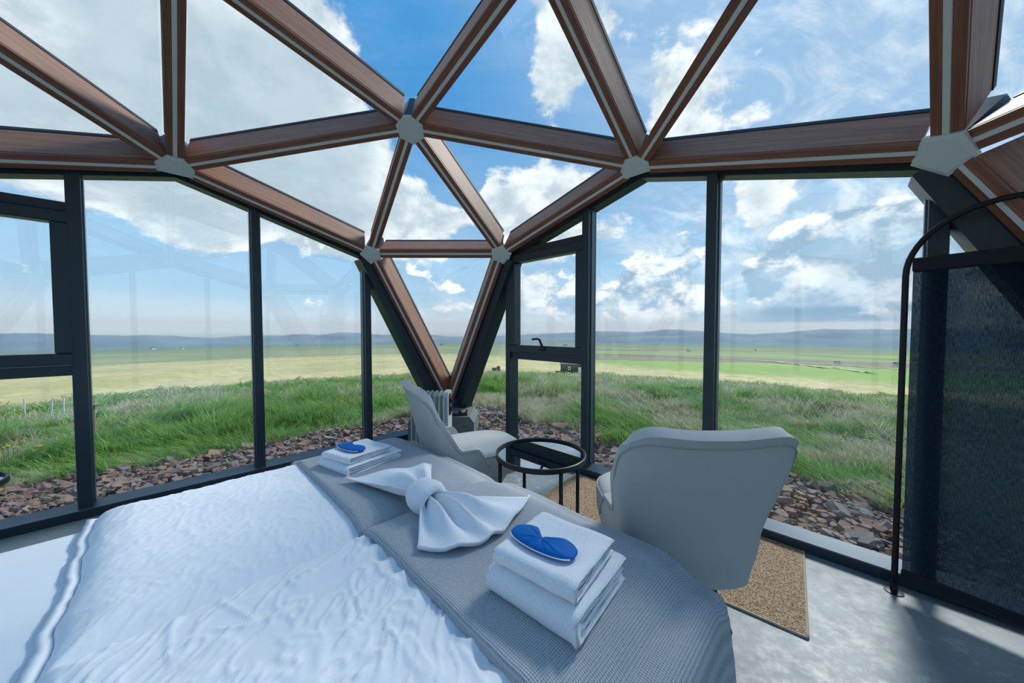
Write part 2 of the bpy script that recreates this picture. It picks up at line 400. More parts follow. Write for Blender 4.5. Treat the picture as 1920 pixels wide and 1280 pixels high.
for k, op in enumerate(OPEN):
    nn = cyl(1, 90*k+45, 0)
    for i in range(4): EDGES.setdefault(frozenset((op[i], op[i+1])), []).append(nn*(.12 if i in (1, 2) else -.15))
dome = empty('dome_frame', label='geodesic dome roof of brown timber beams joined at pale hub plates', kind='structure', cat='dome')
BW, BD, INS = .096, .235, .085
HN = {}; HDIR = {}
beam_mesh = {}
for e, ns in EDGES.items():
    a, b = sorted(e); P, Q = HUB[a], HUB[b]
    o = sum(ns, Vector()).normalized(); t = (Q-P).normalized(); o = (o - t*o.dot(t)).normalized(); s = t.cross(o)
    for h, d in ((a, t), (b, -t)):
        HDIR.setdefault(h, []).append(d); HN[h] = HN.get(h, Vector()) + o
    i0 = INS if a[0] != 'G' else .02; i1 = INS if b[0] != 'G' else .02
    L = (Q-P).length - i0 - i1; mid = P + t*(i0+L/2)
    M = Matrix((t, s, o)).transposed()
    hw = BW/2; ch = .014
    # cross-section: bottom face at o=0 with dark lower boards, sides of stained wood
    def part(nm, prof, mat, par):
        mb = MB(); mb.prism([(-L/2, y, z) for y, z in prof], (L, 0, 0))
        return recalc(mb.build(nm, MAT[mat], par))
    bo = part('beam', [(-hw, .022), (hw, .022), (hw, BD), (-hw, BD)], 'wood', dome)
    bo.matrix_local = Matrix.Translation(mid) @ M.to_4x4()
    part('lower_board', [(-hw+.002, .022), (-hw+.002, .006), (-.0115, 0), (-.0115, .022)], 'wood_dark', bo)
    part('lower_board', [(.0115, .022), (.0115, 0), (hw-.002, .006), (hw-.002, .022)], 'wood_dark', bo)
    part('light_strip', [(-.0115, .022), (-.0115, .001), (-.009, -.002), (.009, -.002), (.0115, .001), (.0115, .022)], 'strip', bo)
    part('gasket', [(-hw-.004, BD), (hw+.004, BD), (hw+.004, BD+.028), (-hw-.004, BD+.028)], 'gasket', bo)
for h, dirs in HDIR.items():
    P = HUB[h]; o = HN[h].normalized(); X = o.orthogonal().normalized(); Y = o.cross(X)
    ang = sorted(math.atan2(d.dot(Y), d.dot(X)) for d in dirs); m_ = len(ang)
    va = []
    for i in range(m_):
        a0 = ang[i]; a1 = ang[(i+1) % m_] + (2*math.pi if i == m_-1 else 0); g_ = a1-a0
        va += [a0+g_/2] if g_ < 1.2 else ([a0+g_*.33, a1-g_*.33] if g_ < 2.6 else [a0+g_*.24, a0+g_*.5, a1-g_*.24])
    gaps = [((ang[(i+1) % m_]-ang[i]) % (2*math.pi), ang[i]) for i in range(m_)]; gm = max(gaps)
    if h[0] in 'CEF':
        d_ = .25 if h[0] == 'C' else .62; va = [gm[1]+d_, gm[1]+gm[0]-d_]+[a_+g_/2 for g_, a_ in gaps if g_ != gm[0]]; va = sorted(v_ % (2*math.pi) for v_ in va)
    def ring(r, z): return [P + (X*math.cos(t_)+Y*math.sin(t_))*r + o*z for t_ in va]
    mv = len(va); Mh = Matrix.Translation(P)
    mb = MB(); rr_ = [ring(.085, -.028), ring(.108, -.022), ring(.108, -.006)]
    if h[0] != 'G':
        v = sum(rr_, []); f = [tuple(range(mv-1, -1, -1)), tuple(range(2*mv, 3*mv))]
        for r_ in range(2): f += [(r_*mv+i, r_*mv+(i+1) % mv, (r_+1)*mv+(i+1) % mv, (r_+1)*mv+i) for i in range(mv)]
        hp = recalc(MB().add([p-P for p in v], f).build('hub_plate', MAT['plate'], dome)); hp.location = P
        c = MB(); c.prism([p-P for p in ring(.094, -.006)], o*(BD+.03)); cc_ = recalc(c.build('hub_core', MAT['steel_dark'], dome)); cc_.location = P
# roof glass, one pane per triangle, lying on the beams
for fa in FACES:
    nn = fnorm(fa); p = [HUB[h] for h in fa]; c = sum(p, Vector())/3
    poly = [c + (q-c)*.972 + nn*(BD+.012) for q in p]
    po = recalc(MB().prism([q-c for q in poly], nn*.016).build('roof_pane', MAT['window_glass'], dome)); po.location = c
# steel shoes where the beams come down on the concrete
for k in range(4):
    G = HUB['G', k]; rad = cyl(1, 90*k, 0); tn = Vector((rad.y, -rad.x, 0))
    s = MB(); s.box(rad*.06+Vector((0, 0, -.02)), (.30, .16, .17), Matrix((tn, rad, Vector((0, 0, 1)))).transposed(), .01)
    so_ = s.build('base_shoe', MAT['steel_dark'], dome); so_.location = G

# ------------------------------------------------------------------ floor slab and concrete corner blocks
fl = []
for k in range(4):
    nn = cyl(1, 90*k+45, 0); tt = Vector((nn.y, -nn.x, 0)); fl += [nn*2.66 - tt*2.3, nn*2.66 + tt*2.3]
fb = recalc(MB().prism([(p.x, p.y, -.22) for p in fl], (0, 0, .22)).build('floor', MAT['floor_concrete'], label='polished grey concrete floor slab', kind='structure'))
for k in range(4):
    rad = cyl(1, 90*k, 0)
    hw_ = .26 if k == 1 else .36; b = MB(); prof = [(-hw_, 0), (hw_, 0), (hw_, .24), (hw_-.05, .31), (.05-hw_, .31), (-hw_, .24)]
    b.prism([(x_, -.25, z_) for x_, z_ in prof], (0, .5, 0))
    side = ['behind the oil heater', 'beyond the dark fabric screen', 'behind the head of the bed', 'left of the bed'][k]
    o = recalc(b.build('concrete_footing', MAT['block_concrete'], loc=rad*3.09, rz=-R(90*k), label='grey concrete foundation block '+side, cat='foundation'))

# ------------------------------------------------------------------ glazed bays (windows)
def bay(k, opener):
    nn = cyl(1, 90*k+45, 0)
    root = empty('window_%d' % (k+1), (0, 0, 0), -R(90*k+45), kind='structure', label='dark framed glass wall bay of the dome', cat='window')
    # local: x along the wall (to the right seen from inside), y outward
    y0, y1, yg = 2.47, 2.575, 2.545; W_ = .062
    poly = [(-2.24, 0), (-2.24, .36), (-1.417, 2.03), (0, 2.432), (1.417, 2.03), (2.24, .36), (2.24, 0)]
    def zt(x_):
        for (xa, za), (xb, zb) in zip(poly[1:5], poly[2:6]):
            if xa <= x_ <= xb: return za+(zb-za)*(x_-xa)/(xb-xa)
        return .36
    def bar(nm, p, q, w_, side=1, par=root, ya=y0, yb=y1, mat='frame'):
        p, q = Vector((p[0], 0, p[1])), Vector((q[0], 0, q[1])); t_ = (q-p).normalized(); nrm = Vector((t_.z, 0, -t_.x))*side
        a_, b_ = (p, q)
        mb = MB(); mb.prism([a_+Vector((0, ya, 0)), b_+Vector((0, ya, 0)), b_+nrm*w_+Vector((0, ya, 0)), a_+nrm*w_+Vector((0, ya, 0))], (0, yb-ya, 0))
        c_ = (p+q)/2; o_ = recalc(MB().add([x_-c_ for x_ in mb.v], mb.f).build(nm, MAT[mat], par)); o_.location = c_
        return o_
    for i in (1, 4):
        d_ = .07 if i == 1 else -.07; bar('corner_frame', (poly[i][0]-d_*(1.5 if i == 1 else .8), poly[i][1]+.02), (poly[i+1][0]-d_*(1.5 if i == 4 else .8), poly[i+1][1]+.0), .165, ya=y0-.06)
    for i in (2, 3): bar('head_frame', (poly[i][0], poly[i][1]+(.035 if i in (2, 3) else .0)), (poly[i+1][0], poly[i+1][1]+(.035 if i in (2, 3) else .0)), .07 if i in (2, 3) else .10)
    bar('side_frame', poly[0], poly[1], .07); bar('side_frame', poly[5], poly[6], .07)
    s1 = bar('sill', (-2.24, 0), (2.24, 0), .055, -1, ya=y0-.035)
    ledge = MB().prism([(-2.2, y0-.03, .055), (2.2, y0-.03, .055), (2.2, yg-.012, .085), (-2.2, yg-.012, .085)], (0, 0, .004)); led = recalc(ledge.build('sill_ledge', MAT['frame_reveal'], root))
    ms = [-1.417, -.478, .478, 1.417]
    for x_ in ms:
        z1 = min(zt(x_-.03), zt(x_+.03)); m_ = MB().box((0, (y0+y1)/2-.01, z1/2+.02), (W_, y1-y0+.02, z1-.04)); mo = m_.build('mullion', MAT['frame'], root); mo.location = (x_, 0, 0)
        for sg in (-1, 1):
            if (opener == 'L' and (x_ < -1 and sg > 0)) : continue
            MB().box((sg*(W_/2+.004), yg-.03, z1/2+.04), (.008, .04, z1-.1)).build('glazing_bead', MAT['frame_reveal'], mo)
    def pane(pl, nm='pane', par=root, y=yg):
        c_ = Vector((sum(a for a, _ in pl)/len(pl), y, sum(b for _, b in pl)/len(pl)))
        p = recalc(MB().prism([Vector((a, y, b))-c_ for a, b in pl], (0, .014, 0)).build(nm, MAT['window_glass'], par)); p.location = c_; return p
    g_ = .02
    def col_poly(a, b, zlo, zhi=None):
        xs = [a]+[x_ for x_ in (0,) if a < x_ < b]+[b]
        return [(a, zlo), (b, zlo)] + [(x_, (zt(x_)-.03) if zhi is None else zhi) for x_ in reversed(xs)]
    pane([(-2.2, .03), (-1.43, .03), (-1.43, 1.95), (-2.2, .38)]); pane([(1.43, .03), (2.2, .03), (2.2, .38), (1.43, 1.95)])
    pane(col_poly(-.46, .46, .03))
    for (a, b, tagc) in ((-1.40, -.495, 'L'), (.495, 1.40, 'R')):
        if tagc != opener: pane(col_poly(a, b, .03)); continue
        zl, zh = .985, 2.02
        bar('transom', (a, zl-.03), (b, zl-.03), .065, -1); bar('transom', (a, zh), (b, zh), .055, -1)
        pane(col_poly(a, b, .03, zl-.01)); pane(col_poly(a, b, zh+.03))
        sr = empty('sash', (0, 0, 0)); sr.parent = root
        y2, y3 = y0-.022, y1-.03; sw = .075; A0, A1, Z0, Z1 = a+.006, b-.006, zl+.04, zh-.005
        def sb(p, q, r_, s_):
            mb = MB(); c_ = Vector(((p+q)/2, (y2+y3)/2, (r_+s_)/2)); mb.box((0, 0, 0), (q-p, y3-y2, s_-r_), None, .006); o_ = mb.build('sash_rail', MAT['frame'], sr); o_.location = c_
        sb(A0, A1, Z0, Z0+sw); sb(A0, A1, Z1-sw, Z1); sb(A0, A0+sw, Z0+sw, Z1-sw); sb(A1-sw, A1, Z0+sw, Z1-sw)
        pane([(A0+sw-.01, Z0+sw-.01), (A1-sw+.01, Z0+sw-.01), (A1-sw+.01, Z1-sw+.01), (A0+sw-.01, Z1-sw+.01)], 'sash_pane', sr, yg-.03)
        hx = (A0+A1)/2; hz = Z0+sw*.75
        h_ = MB(); h_.box((hx, y2-.006, hz-.01), (.075, .012, .030), None, .004)
        h_.tube([(hx+.018, y2-.006, hz), (hx+.016, y2-.03, hz+.035), (hx+.0, y2-.04, hz+.082), (hx-.03, y2-.042, hz+.088), (hx-.09, y2-.042, hz+.082)], [.013, .012, .011, .010, .009], 8)
        autosmooth(h_.build('handle', MAT['plastic_black'], sr))
    return root
bay(0, 'L')['label'] = 'dark framed glass wall with handled sash behind the round table'
bay(3, 'L')['label'] = 'dark framed glass wall running along beside the bed'
bay(1, 'N')['label'] = 'dark framed glass wall beyond the fabric screen'
bay(2, 'N')['label'] = 'dark framed glass wall behind the head of the bed'

# ------------------------------------------------------------------ land outside
PR = np.array([0, 5, 8, 12, 20, 30, 60, 100, 200, 400, 1000, 2500, 5000, 9000.])
PZ = np.array([-.15, -.15, -.32, -.75, -1.7, -2.75, -6.6, -10, -16, -25, -49, -88, -160, -200.])
def gz(x, y):
    x = np.asarray(x, float); y = np.asarray(y, float); r = np.hypot(x, y)
    z = np.interp(np.log1p(r), np.log1p(PR), PZ)
    hm = (fbm(x*.55, y*.55, 3, 3)-.5)*.40 + (fbm(x*.16, y*.16, 9, 3)-.5)*.55 + (fbm(x*1.7, y*1.7, 13, 2)-.5)*.14
    return z + hm*sstep(r, 3.8, 8)*(1+sstep(r, 30, 90)*1.2)*(1-sstep(r, 150, 400))
NA = 420
rad = np.concatenate([[0.01], np.geomspace(3.0, 9000, 190)])
aa = np.linspace(0, 2*np.pi, NA, endpoint=False)
RR, AA = np.meshgrid(rad, aa, indexing='ij'); X = RR*np.sin(AA); Y = RR*np.cos(AA); Z = gz(X, Y)
inside = RR < 2.9; Z = np.where(inside, -.26, Z)
V = np.stack([X, Y, Z], -1).reshape(-1, 3)
F = [(i*NA+j, i*NA+(j+1) % NA, (i+1)*NA+(j+1) % NA, (i+1)*NA+j) for i in range(len(rad)-1) for j in range(NA)]
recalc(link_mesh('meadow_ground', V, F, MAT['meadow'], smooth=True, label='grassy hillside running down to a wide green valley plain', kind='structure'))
# hills round the valley
def hills(name, r0, ydef, seed, label, snow=0):
    NH = 720; a = np.linspace(-math.pi, math.pi, NH)
    px = 960+640*np.tan(np.clip(a, -1.2, 1.2))
    top = ydef(px, a)
    nz = (fbm(a*14, a*0+.3, seed, 5, .55)-.5)*9*(r0/640)
    zt_ = 1.25 + (619-top)/640*r0*np.cos(np.clip(a, -1.2, 1.2)) + nz*.75
    zt_ = np.maximum(zt_, -r0*.0325)
    rows = []
    for t in np.linspace(0, 1, 12):
        rr = r0*(.86+.14*t + .35*max(0, t-.999)); s = t*t*(3-2*t)
        wob = (fbm(a*40, a*0+t*5, seed+5, 3)-.5)*.10*(r0/640)*14*t*(1-t)*4
        rows.append(np.stack([rr*np.sin(a), rr*np.cos(a), -r0*.034+(zt_+r0*.034)*s+wob], -1))
    rows.append(np.stack([r0*1.15*np.sin(a), r0*1.15*np.cos(a), a*0-240], -1))
    V = np.concatenate(rows); nr = len(rows)
    F = [(i*NH+j, i*NH+j+1, (i+1)*NH+j+1, (i+1)*NH+j) for i in range(nr-1) for j in range(NH-1)]
    return recalc(link_mesh(name, V, F, MAT['hazy_heath'], smooth=True, label=label, kind='structure'))
def g1(px, c, w_, h): return h*np.exp(-((px-c)/w_)**2)
hills('far_hills', 6200, lambda px, a: 630-g1(px, 1140, 130, 9)-g1(px, 1780, 260, 16)-g1(px, 1560, 90, 5)-g1(px, 1300, 80, 10)-g1(px, 640, 80, 6)-g1(px, 780, 60, 3)-g1(px, 20, 160, 5), 31, 'far blue mountains with snow patches beyond the valley')
hills('low_hills', 4200, lambda px, a: 636-g1(px, 0, 200, 14)-g1(px, 300, 140, 5)-g1(px, 650, 60, 9)-g1(px, 1250, 160, 6)-g1(px, 1750, 200, 6), 57, 'low dark ridges at the far edge of the plain')
# road, river and farm track on the plain, draped on the terrain
def ribbon(name, pts, wd, mat, label, lift=.25):
    P = []
    for (x0, y0, r0), (x1, y1, r1) in zip(pts[:-1], pts[1:]):
        for t in np.linspace(0, 1, 14, endpoint=False): P.append((x0+(x1-x0)*t, r0+(r1-r0)*t))
    P.append((pts[-1][0], pts[-1][2])); v = []
    C = [Vector((EYE.x+(x-960)/640*r, EYE.y+r, 0)) for x, r in P]
    for i, c in enumerate(C):
        t = (C[min(i+1, len(C)-1)]-C[max(i-1, 0)]).normalized(); s = Vector((t.y, -t.x, 0))*wd/2
        for q in (c-s, c+s): v.append((q.x, q.y, float(gz(q.x, q.y))+lift))
    f = [(2*i, 2*i+1, 2*i+3, 2*i+2) for i in range(len(C)-1)]
    return link_mesh(name, v, f, MAT[mat], label=label, kind='structure')
ribbon('road', [(1100, 0, 390), (1300, 0, 300), (1480, 0, 245), (1640, 0, 200), (1900, 0, 160)], 4.5, 'gravel_road', 'pale gravel road crossing the valley floor', .5)
ribbon('farm_track', [(1440, 0, 255), (1530, 0, 190), (1640, 0, 130)], 3.0, 'gravel_road', 'narrow gravel track branching from the road', .5)
ribbon('river', [(1500, 0, 620), (1580, 0, 540), (1720, 0, 480), (1960, 0, 460)], 14, 'water', 'bright river bend on the valley floor', .8)
ribbon('river', [(1060, 0, 900), (1180, 0, 760), (1240, 0, 780)], 22, 'water', 'thin pale stream below the snowy mountains', .9)
def at(px, py, z): Yd = (EYE.z-z)*640/(py-619); return (EYE.x+(px-960)/640*Yd, EYE.y+Yd)
def ground_at(px, r): x, y = EYE.x+(px-960)/640*r, EYE.y+r; return Vector((x, y, float(gz(x, y))))
# hut
hp = ground_at(1074, 60); hp.z = 1.25-60*(704-619)/640
hut = empty('hut', hp, R(-12), label='small black timber hut with white framed windows out in the meadow', cat='hut')
MB().box((0.3, 0, .9), (4.3, 3.0, 2.4)).build('wall', MAT['hut_wood'], hut)
MB().prism([(-2.0, -1.7, 2.1), (2.6, -1.7, 2.1), (2.6, 1.7, 2.45), (-2.0, 1.7, 2.45)], (0, 0, .12)).build('roof', MAT['roof_grey'], hut)
MB().box((-.2, -1.75, .45), (5.0, .12, 1.0)).build('deck_fence', MAT['hut_wood'], hut)
for x_, z_, w_, h_ in ((-.35, 1.45, .42, .62), (1.55, 1.05, .72, 1.25)):
    wf = MB().box((x_, -1.53, z_), (w_, .06, h_)).build('window', MAT['white_paint'], hut); MB().box((x_, -1.57, z_), (w_*.5, .04, h_*.6)).build('pane', MAT['plastic_black'], wf)
    if x_ > 0: MB().box((x_, -1.83, z_), (w_, .04, h_)).build('window', MAT['white_paint'], hut)
tp = ground_at(932, 58); tp.z = 1.25-58*(699-619)/640
tr_ = empty('farm_trailer', tp, .2, label='small dark farm implement standing on the straw coloured slope', cat='machine')
MB().box((0, 0, .65), (1.3, .8, .5), None, .08).build('body', MAT['hut_wood'], tr_); MB().box((.4, 0, 1.0), (.5, .7, .3), None, .06).build('hopper', MAT['hut_wood'], tr_)
for s in (-.4, .4): MB().tube([(s, -.45, .35), (s, -.35, .35)], .35, 12).build('wheel', MAT['plastic_black'], tr_)
for i, (px_, r_, w_) in enumerate(((1690, 235, 5), (1575, 240, 4), (1295, 700, 10), (1420, 900, 9), (920, 900, 10), (290, 1500, 16), (345, 1500, 12), (560, 1700, 16), (1062, 1300, 14), (830, 1500, 14))):
    p = ground_at(px_, r_); h_ = empty('farmhouse', p, .3*i, label='tiny white farmhouse far away on the valley plain', cat='house', group='farmhouses on the valley plain')
    MB().box((0, 0, w_*.18), (w_, w_*.5, w_*.36)).build('wall', MAT['white_paint'], h_)
    MB().prism([(-w_*.53, -w_*.3, w_*.36), (-w_*.53, w_*.3, w_*.36), (-w_*.53, 0, w_*.56)], (w_*1.06, 0, 0)).build('roof', MAT['roof_grey'], h_)
# fence stakes and a garden post
for i, (px_, py0, py1, lean) in enumerate(((45, 718, 706, .0), (93, 714, 704, .3), (118, 712, 703, .05))):
    p = ground_at(px_, 9.5); h_ = .26
    MB().tube([(0, 0, -.1), (lean*h_, 0, .62)], .016, 6).build('fence_stake', MAT['white_paint'], loc=p, label='pale thin fence stake standing in the grass', cat='stake', group='pale fence stakes in the grass')
p = ground_at(172, 4.2)
gp = empty('garden_post', p, 0, label='short greenish post with flat round cap standing in the grass', cat='post')
MB().tube([(0, 0, -.1), (.0, 0, .48)], .025, 8).build('post', MAT['post_wood'], gp); MB().lathe([(.02, .46), (.075, .48), (.08, .495), (.03, .51)], 16).build('cap', MAT['post_wood'], gp)

# ------------------------------------------------------------------ slate rubble strip
def bay_n(x, y):   # distance out from the centre measured across the nearest bay, and along it
    return np.maximum(np.abs(x+y), np.abs(x-y))*.70710678
def strip_edge(x, y): return 3.55 + .75*fbm(x*.7+5, y*.7, 21, 3)
def stone_geo(sz, rng):
    k = rng.integers(5, 8); a = np.sort(rng.uniform(0, 2*np.pi, k)) if False else (np.arange(k)+rng.uniform(-.32, .32, k))*2*np.pi/k
    ex = rng.uniform(.45, 1.0); rr = rng.uniform(.75, 1.15, k)*sz
    X = np.cos(a)*rr; Y = np.sin(a)*rr*ex; th = sz*rng.uniform(.12, .34)
    bot = np.stack([X, Y, np.full(k, -th)], 1); top = np.stack([X*.9+rng.normal(0, .03, k)*sz, Y*.9+rng.normal(0, .03, k)*sz, th*rng.uniform(.6, 1.3, k)], 1)
    v = np.concatenate([bot, top]); f = [tuple(range(k-1, -1, -1)), tuple(range(k, 2*k))]+[(i, (i+1) % k, k+(i+1) % k, k+i) for i in range(k)]
    return v, f
def euler(a, b, c): return np.array(Matrix.Rotation(c, 3, 'Z') @ Matrix.Rotation(b, 3, 'Y') @ Matrix.Rotation(a, 3, 'X'))
cand = []
tries = 0
while len(cand) < 7500 and tries < 90000:
    tries += 1
    x, y = RNG.uniform(-5.2, 5.2), RNG.uniform(-2.6, 5.2)
    nn = float(bay_n(x, y))
    if nn < 2.72: continue
    e = float(strip_edge(x, y))
    if nn > e + .25*RNG.random()**3: continue
    dyv = y-EYE.y
    if dyv < .4: continue
    u_ = (x-EYE.x)/dyv
    if abs(u_) > 1.62: continue
    sz = .025*math.exp(RNG.normal(0, .45)); sz = min(sz, .12)
    if len(cand) % 23 == 0: sz = RNG.uniform(.05, .10)
    cand.append((x, y, sz, sz/dyv))
cand.sort(key=lambda c: -c[3])
protos = []
for i in range(14):
    v, f = stone_geo(1.0, RNG); me = bpy.data.meshes.new('stone'); me.from_pydata([tuple(p) for p in v], [], f); me.materials.append(MAT['slate']); protos.append(me)
SV, SF, nb = [], [], 0
def stone_z(x, y, sz):
    nn = float(bay_n(x, y)); return float(gz(x, y)) + .03 + RNG.uniform(0, .04)*sstep(nn, 2.6, 3.0)
for i, (x, y, sz, _) in enumerate(cand):
    z = stone_z(x, y, sz); ro = (RNG.normal(0, .28), RNG.normal(0, .28), RNG.uniform(0, 6.28))
    side_ = 'the long glass wall beside the bed' if x < 0 else 'the glass wall behind the round table'
    if i < 280:
        o = link('slate_stone', protos[i % 14], loc=(x, y, z), label=('large' if sz > .062 else 'small')+' flat slate stone outside '+side_, cat='stone', group=('large' if sz > .062 else 'small')+' slate stones outside '+side_)
        o.rotation_euler = ro; o.scale = (sz, sz, sz)
    else:
        v, f = stone_geo(sz, RNG); v = v @ euler(*ro).T + np.array([x, y, z]); SV.append(v); SF += [tuple(q+nb for q in g) for g in f]; nb += len(v)
link_mesh('slate_rubble', np.concatenate(SV), SF, MAT['slate'], label='small broken slate chips covering the strip around the dome', cat='rubble', kind='stuff')
# a few big boulders at the strip's edge
def boulder(px, z, py, s, label):
    x, y = at(px, py, z); v, f = stone_geo(s, RNG); v[:, 2] *= 2.2
    recalc(link_mesh('slate_boulder', v, f, MAT['slate'], loc=(x, y, z+s*.35), rz=.7, label=label, cat='stone'))
boulder(1052, -.15, 812, .16, 'large blocky slate boulder at the grass edge behind the round table')
boulder(712, -.15, 800, .10, 'dark slate boulder at the grass edge left of the heater')

# ------------------------------------------------------------------ grass
def blades(n, r0, r1, wmul, seed):
    g = np.random.default_rng(seed)
    az = g.uniform(-1.04, 1.04, n); t = g.uniform(0, 1, n); d = r0*(r1/r0)**t
    x = EYE.x+d*np.sin(az); y = EYE.y+d*np.cos(az)
    # gather into tufts
    cx = np.round(x/.16+g.normal(0, .22, n))*.16; cy = np.round(y/.16+g.normal(0, .22, n))*.16
    x = x*.55+cx*.45; y = y*.55+cy*.45
    nn = bay_n(x, y); keep = (nn > strip_edge(x, y)-.12+.4*(vn(x*3, y*3, 77)-.5)) ; x, y, d = x[keep], y[keep], d[keep]; n = len(x)
    z = gz(x, y)
    patch = fbm(x*.5, y*.5, 41, 4); p2 = fbm(x*1.9, y*1.9, 47, 3)
    p2 = np.clip((p2-.25)*1.9, .05, 1); L = (.06+.30*patch*p2*1.3)*g.uniform(.5, 1.4, n)*(1+.1*np.log(d/3))
    wdt = .0035*wmul*np.maximum(1, d/5.0)*g.uniform(.7, 1.4, n)
    th = g.uniform(0, 2*np.pi, n); bend = .45+.5*fbm(x*.9, y*.9, 52, 2); wa = 2.2+9*(fbm(x*.8, y*.8, 61, 2)-.5)
    bend = bend*.75; dxn = .85*np.cos(th)+bend*np.cos(wa); dyn = .85*np.sin(th)+bend*np.sin(wa)
    sx, sy = np.cos(th+1.57)*wdt, np.sin(th+1.57)*wdt
    b = np.stack([x, y, z-.02], 1); m1 = b+np.stack([dxn*.28*L, dyn*.28*L, .55*L], 1); tip = b+np.stack([dxn*.9*L, dyn*.9*L, .88*L], 1)
    s = np.stack([sx, sy, 0*sx], 1)
    V = np.stack([b-s, b+s, m1+s*.8, m1-s*.8, tip], 1)
    dry = np.clip((fbm(x*.42+3, y*.42, 71, 3)-.50)*3.5 + (fbm(x*2.2, y*2.2, 75, 3)-.5)*3.0 + .22 + g.normal(0, .22, n) + sstep(d, 6, 32)*.50 + sstep(x, 1.5, 5)*.22, 0, 1)[:, None]
    gr = np.array([.22, .40, .07])*g.uniform(.7, 1.4, n)[:, None]; st = np.array([.58, .54, .34])*g.uniform(.7, 1.25, n)[:, None]
    return V, gr*(1-dry)+st*dry
parts = [blades(150000, 3.0, 9.0, 1.0, 1), blades(170000, 5.0, 40.0, 1.5, 2)]
V = np.concatenate([p[0] for p in parts]); T = np.concatenate([p[1] for p in parts]); nb = len(V)
me = bpy.data.meshes.new('grass'); me.vertices.add(nb*5); me.vertices.foreach_set('co', V.reshape(-1).astype(np.float32))
li = (np.array([0, 1, 2, 3, 3, 2, 4])[None]+np.arange(nb)[:, None]*5).reshape(-1)
me.loops.add(nb*7); me.loops.foreach_set('vertex_index', li.astype(np.int32)); me.polygons.add(nb*2)
ls = (np.array([0, 4])[None]+np.arange(nb)[:, None]*7).reshape(-1); me.polygons.foreach_set('loop_start', ls.astype(np.int32))
me.update(calc_edges=True); me.validate()
ca = me.color_attributes.new('tint', 'FLOAT_COLOR', 'POINT'); cc = np.ones((nb, 5, 4), np.float32); cc[..., :3] = T[:, None, :]; ca.data.foreach_set('color', cc.reshape(-1))
link('meadow_grass', me, MAT['grass_blade'], label='windblown green and straw coloured grass of the meadow', cat='grass', kind='stuff')
# yellow flowers
fm = MB()
for px_, py_ in ((1591, 826), (1600, 824), (1641, 822), (1648, 826), (18, 858), (8, 866), (62, 862), (1420, 812), (1636, 818)):
    x, y = at(px_, py_, -.05)
    for j in range(3):
        a, b = x+random.uniform(-.04, .04), y+random.uniform(-.04, .04); z = float(gz(a, b)); h_ = random.uniform(.16, .24)
        fm.tube([(a, b, z), (a+.01, b, z+h_)], .002, 4); fm.lathe([(.004, 0), (.012, .006), (.010, .012)], 6, (a+.01, b, z+h_))
fo_ = fm.build('yellow_flowers', MAT['flower'], label='small yellow wildflowers dotted in the grass', cat='flowers', kind='stuff')
fo_.data.materials.append(MAT['stem'])
for i_ in range(27):
    for j_ in range(6): fo_.data.polygons[i_*20+j_].material_index = 1

# ------------------------------------------------------------------ bed (local x = towards the foot, y = towards the long glass wall)
BR = math.pi/4
def bedw(u, v, z=0.0): c = .70710678; return Vector((c*(u-v), c*(u+v), z))
def grid_obj(name, P, mat, parent=None, closed=False, **kw):
    a, b = P.shape[:2]
    f = [(i*b+j, i*b+j+1, (i+1)*b+j+1, (i+1)*b+j) for i in range(a-1) for j in range(b-1)]
    return link_mesh(name, P.reshape(-1, 3), f, MAT[mat], parent, smooth=True, **kw)
SEAM = .10; VL, VR, UH, UF = 1.05, -.82, -.95, 1.08
for nm, v0, v1, lab in (('bed', SEAM+.004, VL+.0, 'low single bed with white fitted sheet on the long glass wall side'), ('bed', VR+.02, SEAM-.004, 'low single bed with white fitted sheet on the side of the dark fabric screen')):
    vc = (v0+v1)/2; uc = (UH+UF-.02)/2
    root = empty(nm, bedw(uc, vc), BR, label=lab, cat='bed', group='two single beds pushed together')
    Lb, Wb = UF-.02-UH, v1-v0
    autosmooth(MB().box((0, 0, .345), (Lb, Wb, .21), None, .045).build('mattress', MAT['sheet'], root), 60)
    MB().box((0, 0, .165), (Lb-.06, Wb-.05, .15)).build('base', MAT['upholstery'], root)
    for sx in (-1, 1):
        for sy in (-1, 1): MB().tube([(sx*(Lb/2-.12), sy*(Wb/2-.1), 0), (sx*(Lb/2-.12), sy*(Wb/2-.1), .10)], .025, 10).build('leg', MAT['black_metal'], root)
def crease(x, y, seed, k=1.0):
    wx = x+.12*(fbm(x*5, y*5, seed, 2)-.5); wy = y+.12*(fbm(x*5+9, y*5, seed+3, 2)-.5)
    a = np.abs(fbm(wx*9*k, wy*5*k, seed+7, 3)-.5)*2
    b = np.abs(fbm((wx+wy)*6*k, (wx-wy)*17*k, seed+11, 3)-.5)*2
    return (1-np.clip(a*4, 0, 1))**2*.6 + (1-np.clip(b*4.5, 0, 1))**2*.7
def duvet_top(u, v, near):
    """height of the duvet surface (near = the one beside the screen)"""
    if near: va, vb = VR-.03, SEAM+.03
    else: va, vb = SEAM-.02, VL+.03
    ev = np.minimum(v-va, vb-v); eu = u-(-.29)
    e = np.clip(np.minimum(ev/.16, eu/.14), 0, 1); puff = np.sqrt(np.clip(1-(1-e)**2, 0, 1))
    z = .440 + (.095 if near else .085)*puff
    z = z + .018*(fbm(u*2.2, v*2.6, 5 if near else 6, 2)-.5)
    return z
def under_throw(u): return .022*sstep(u, .45, .52)+.06*sstep(u, .84, 1.0)
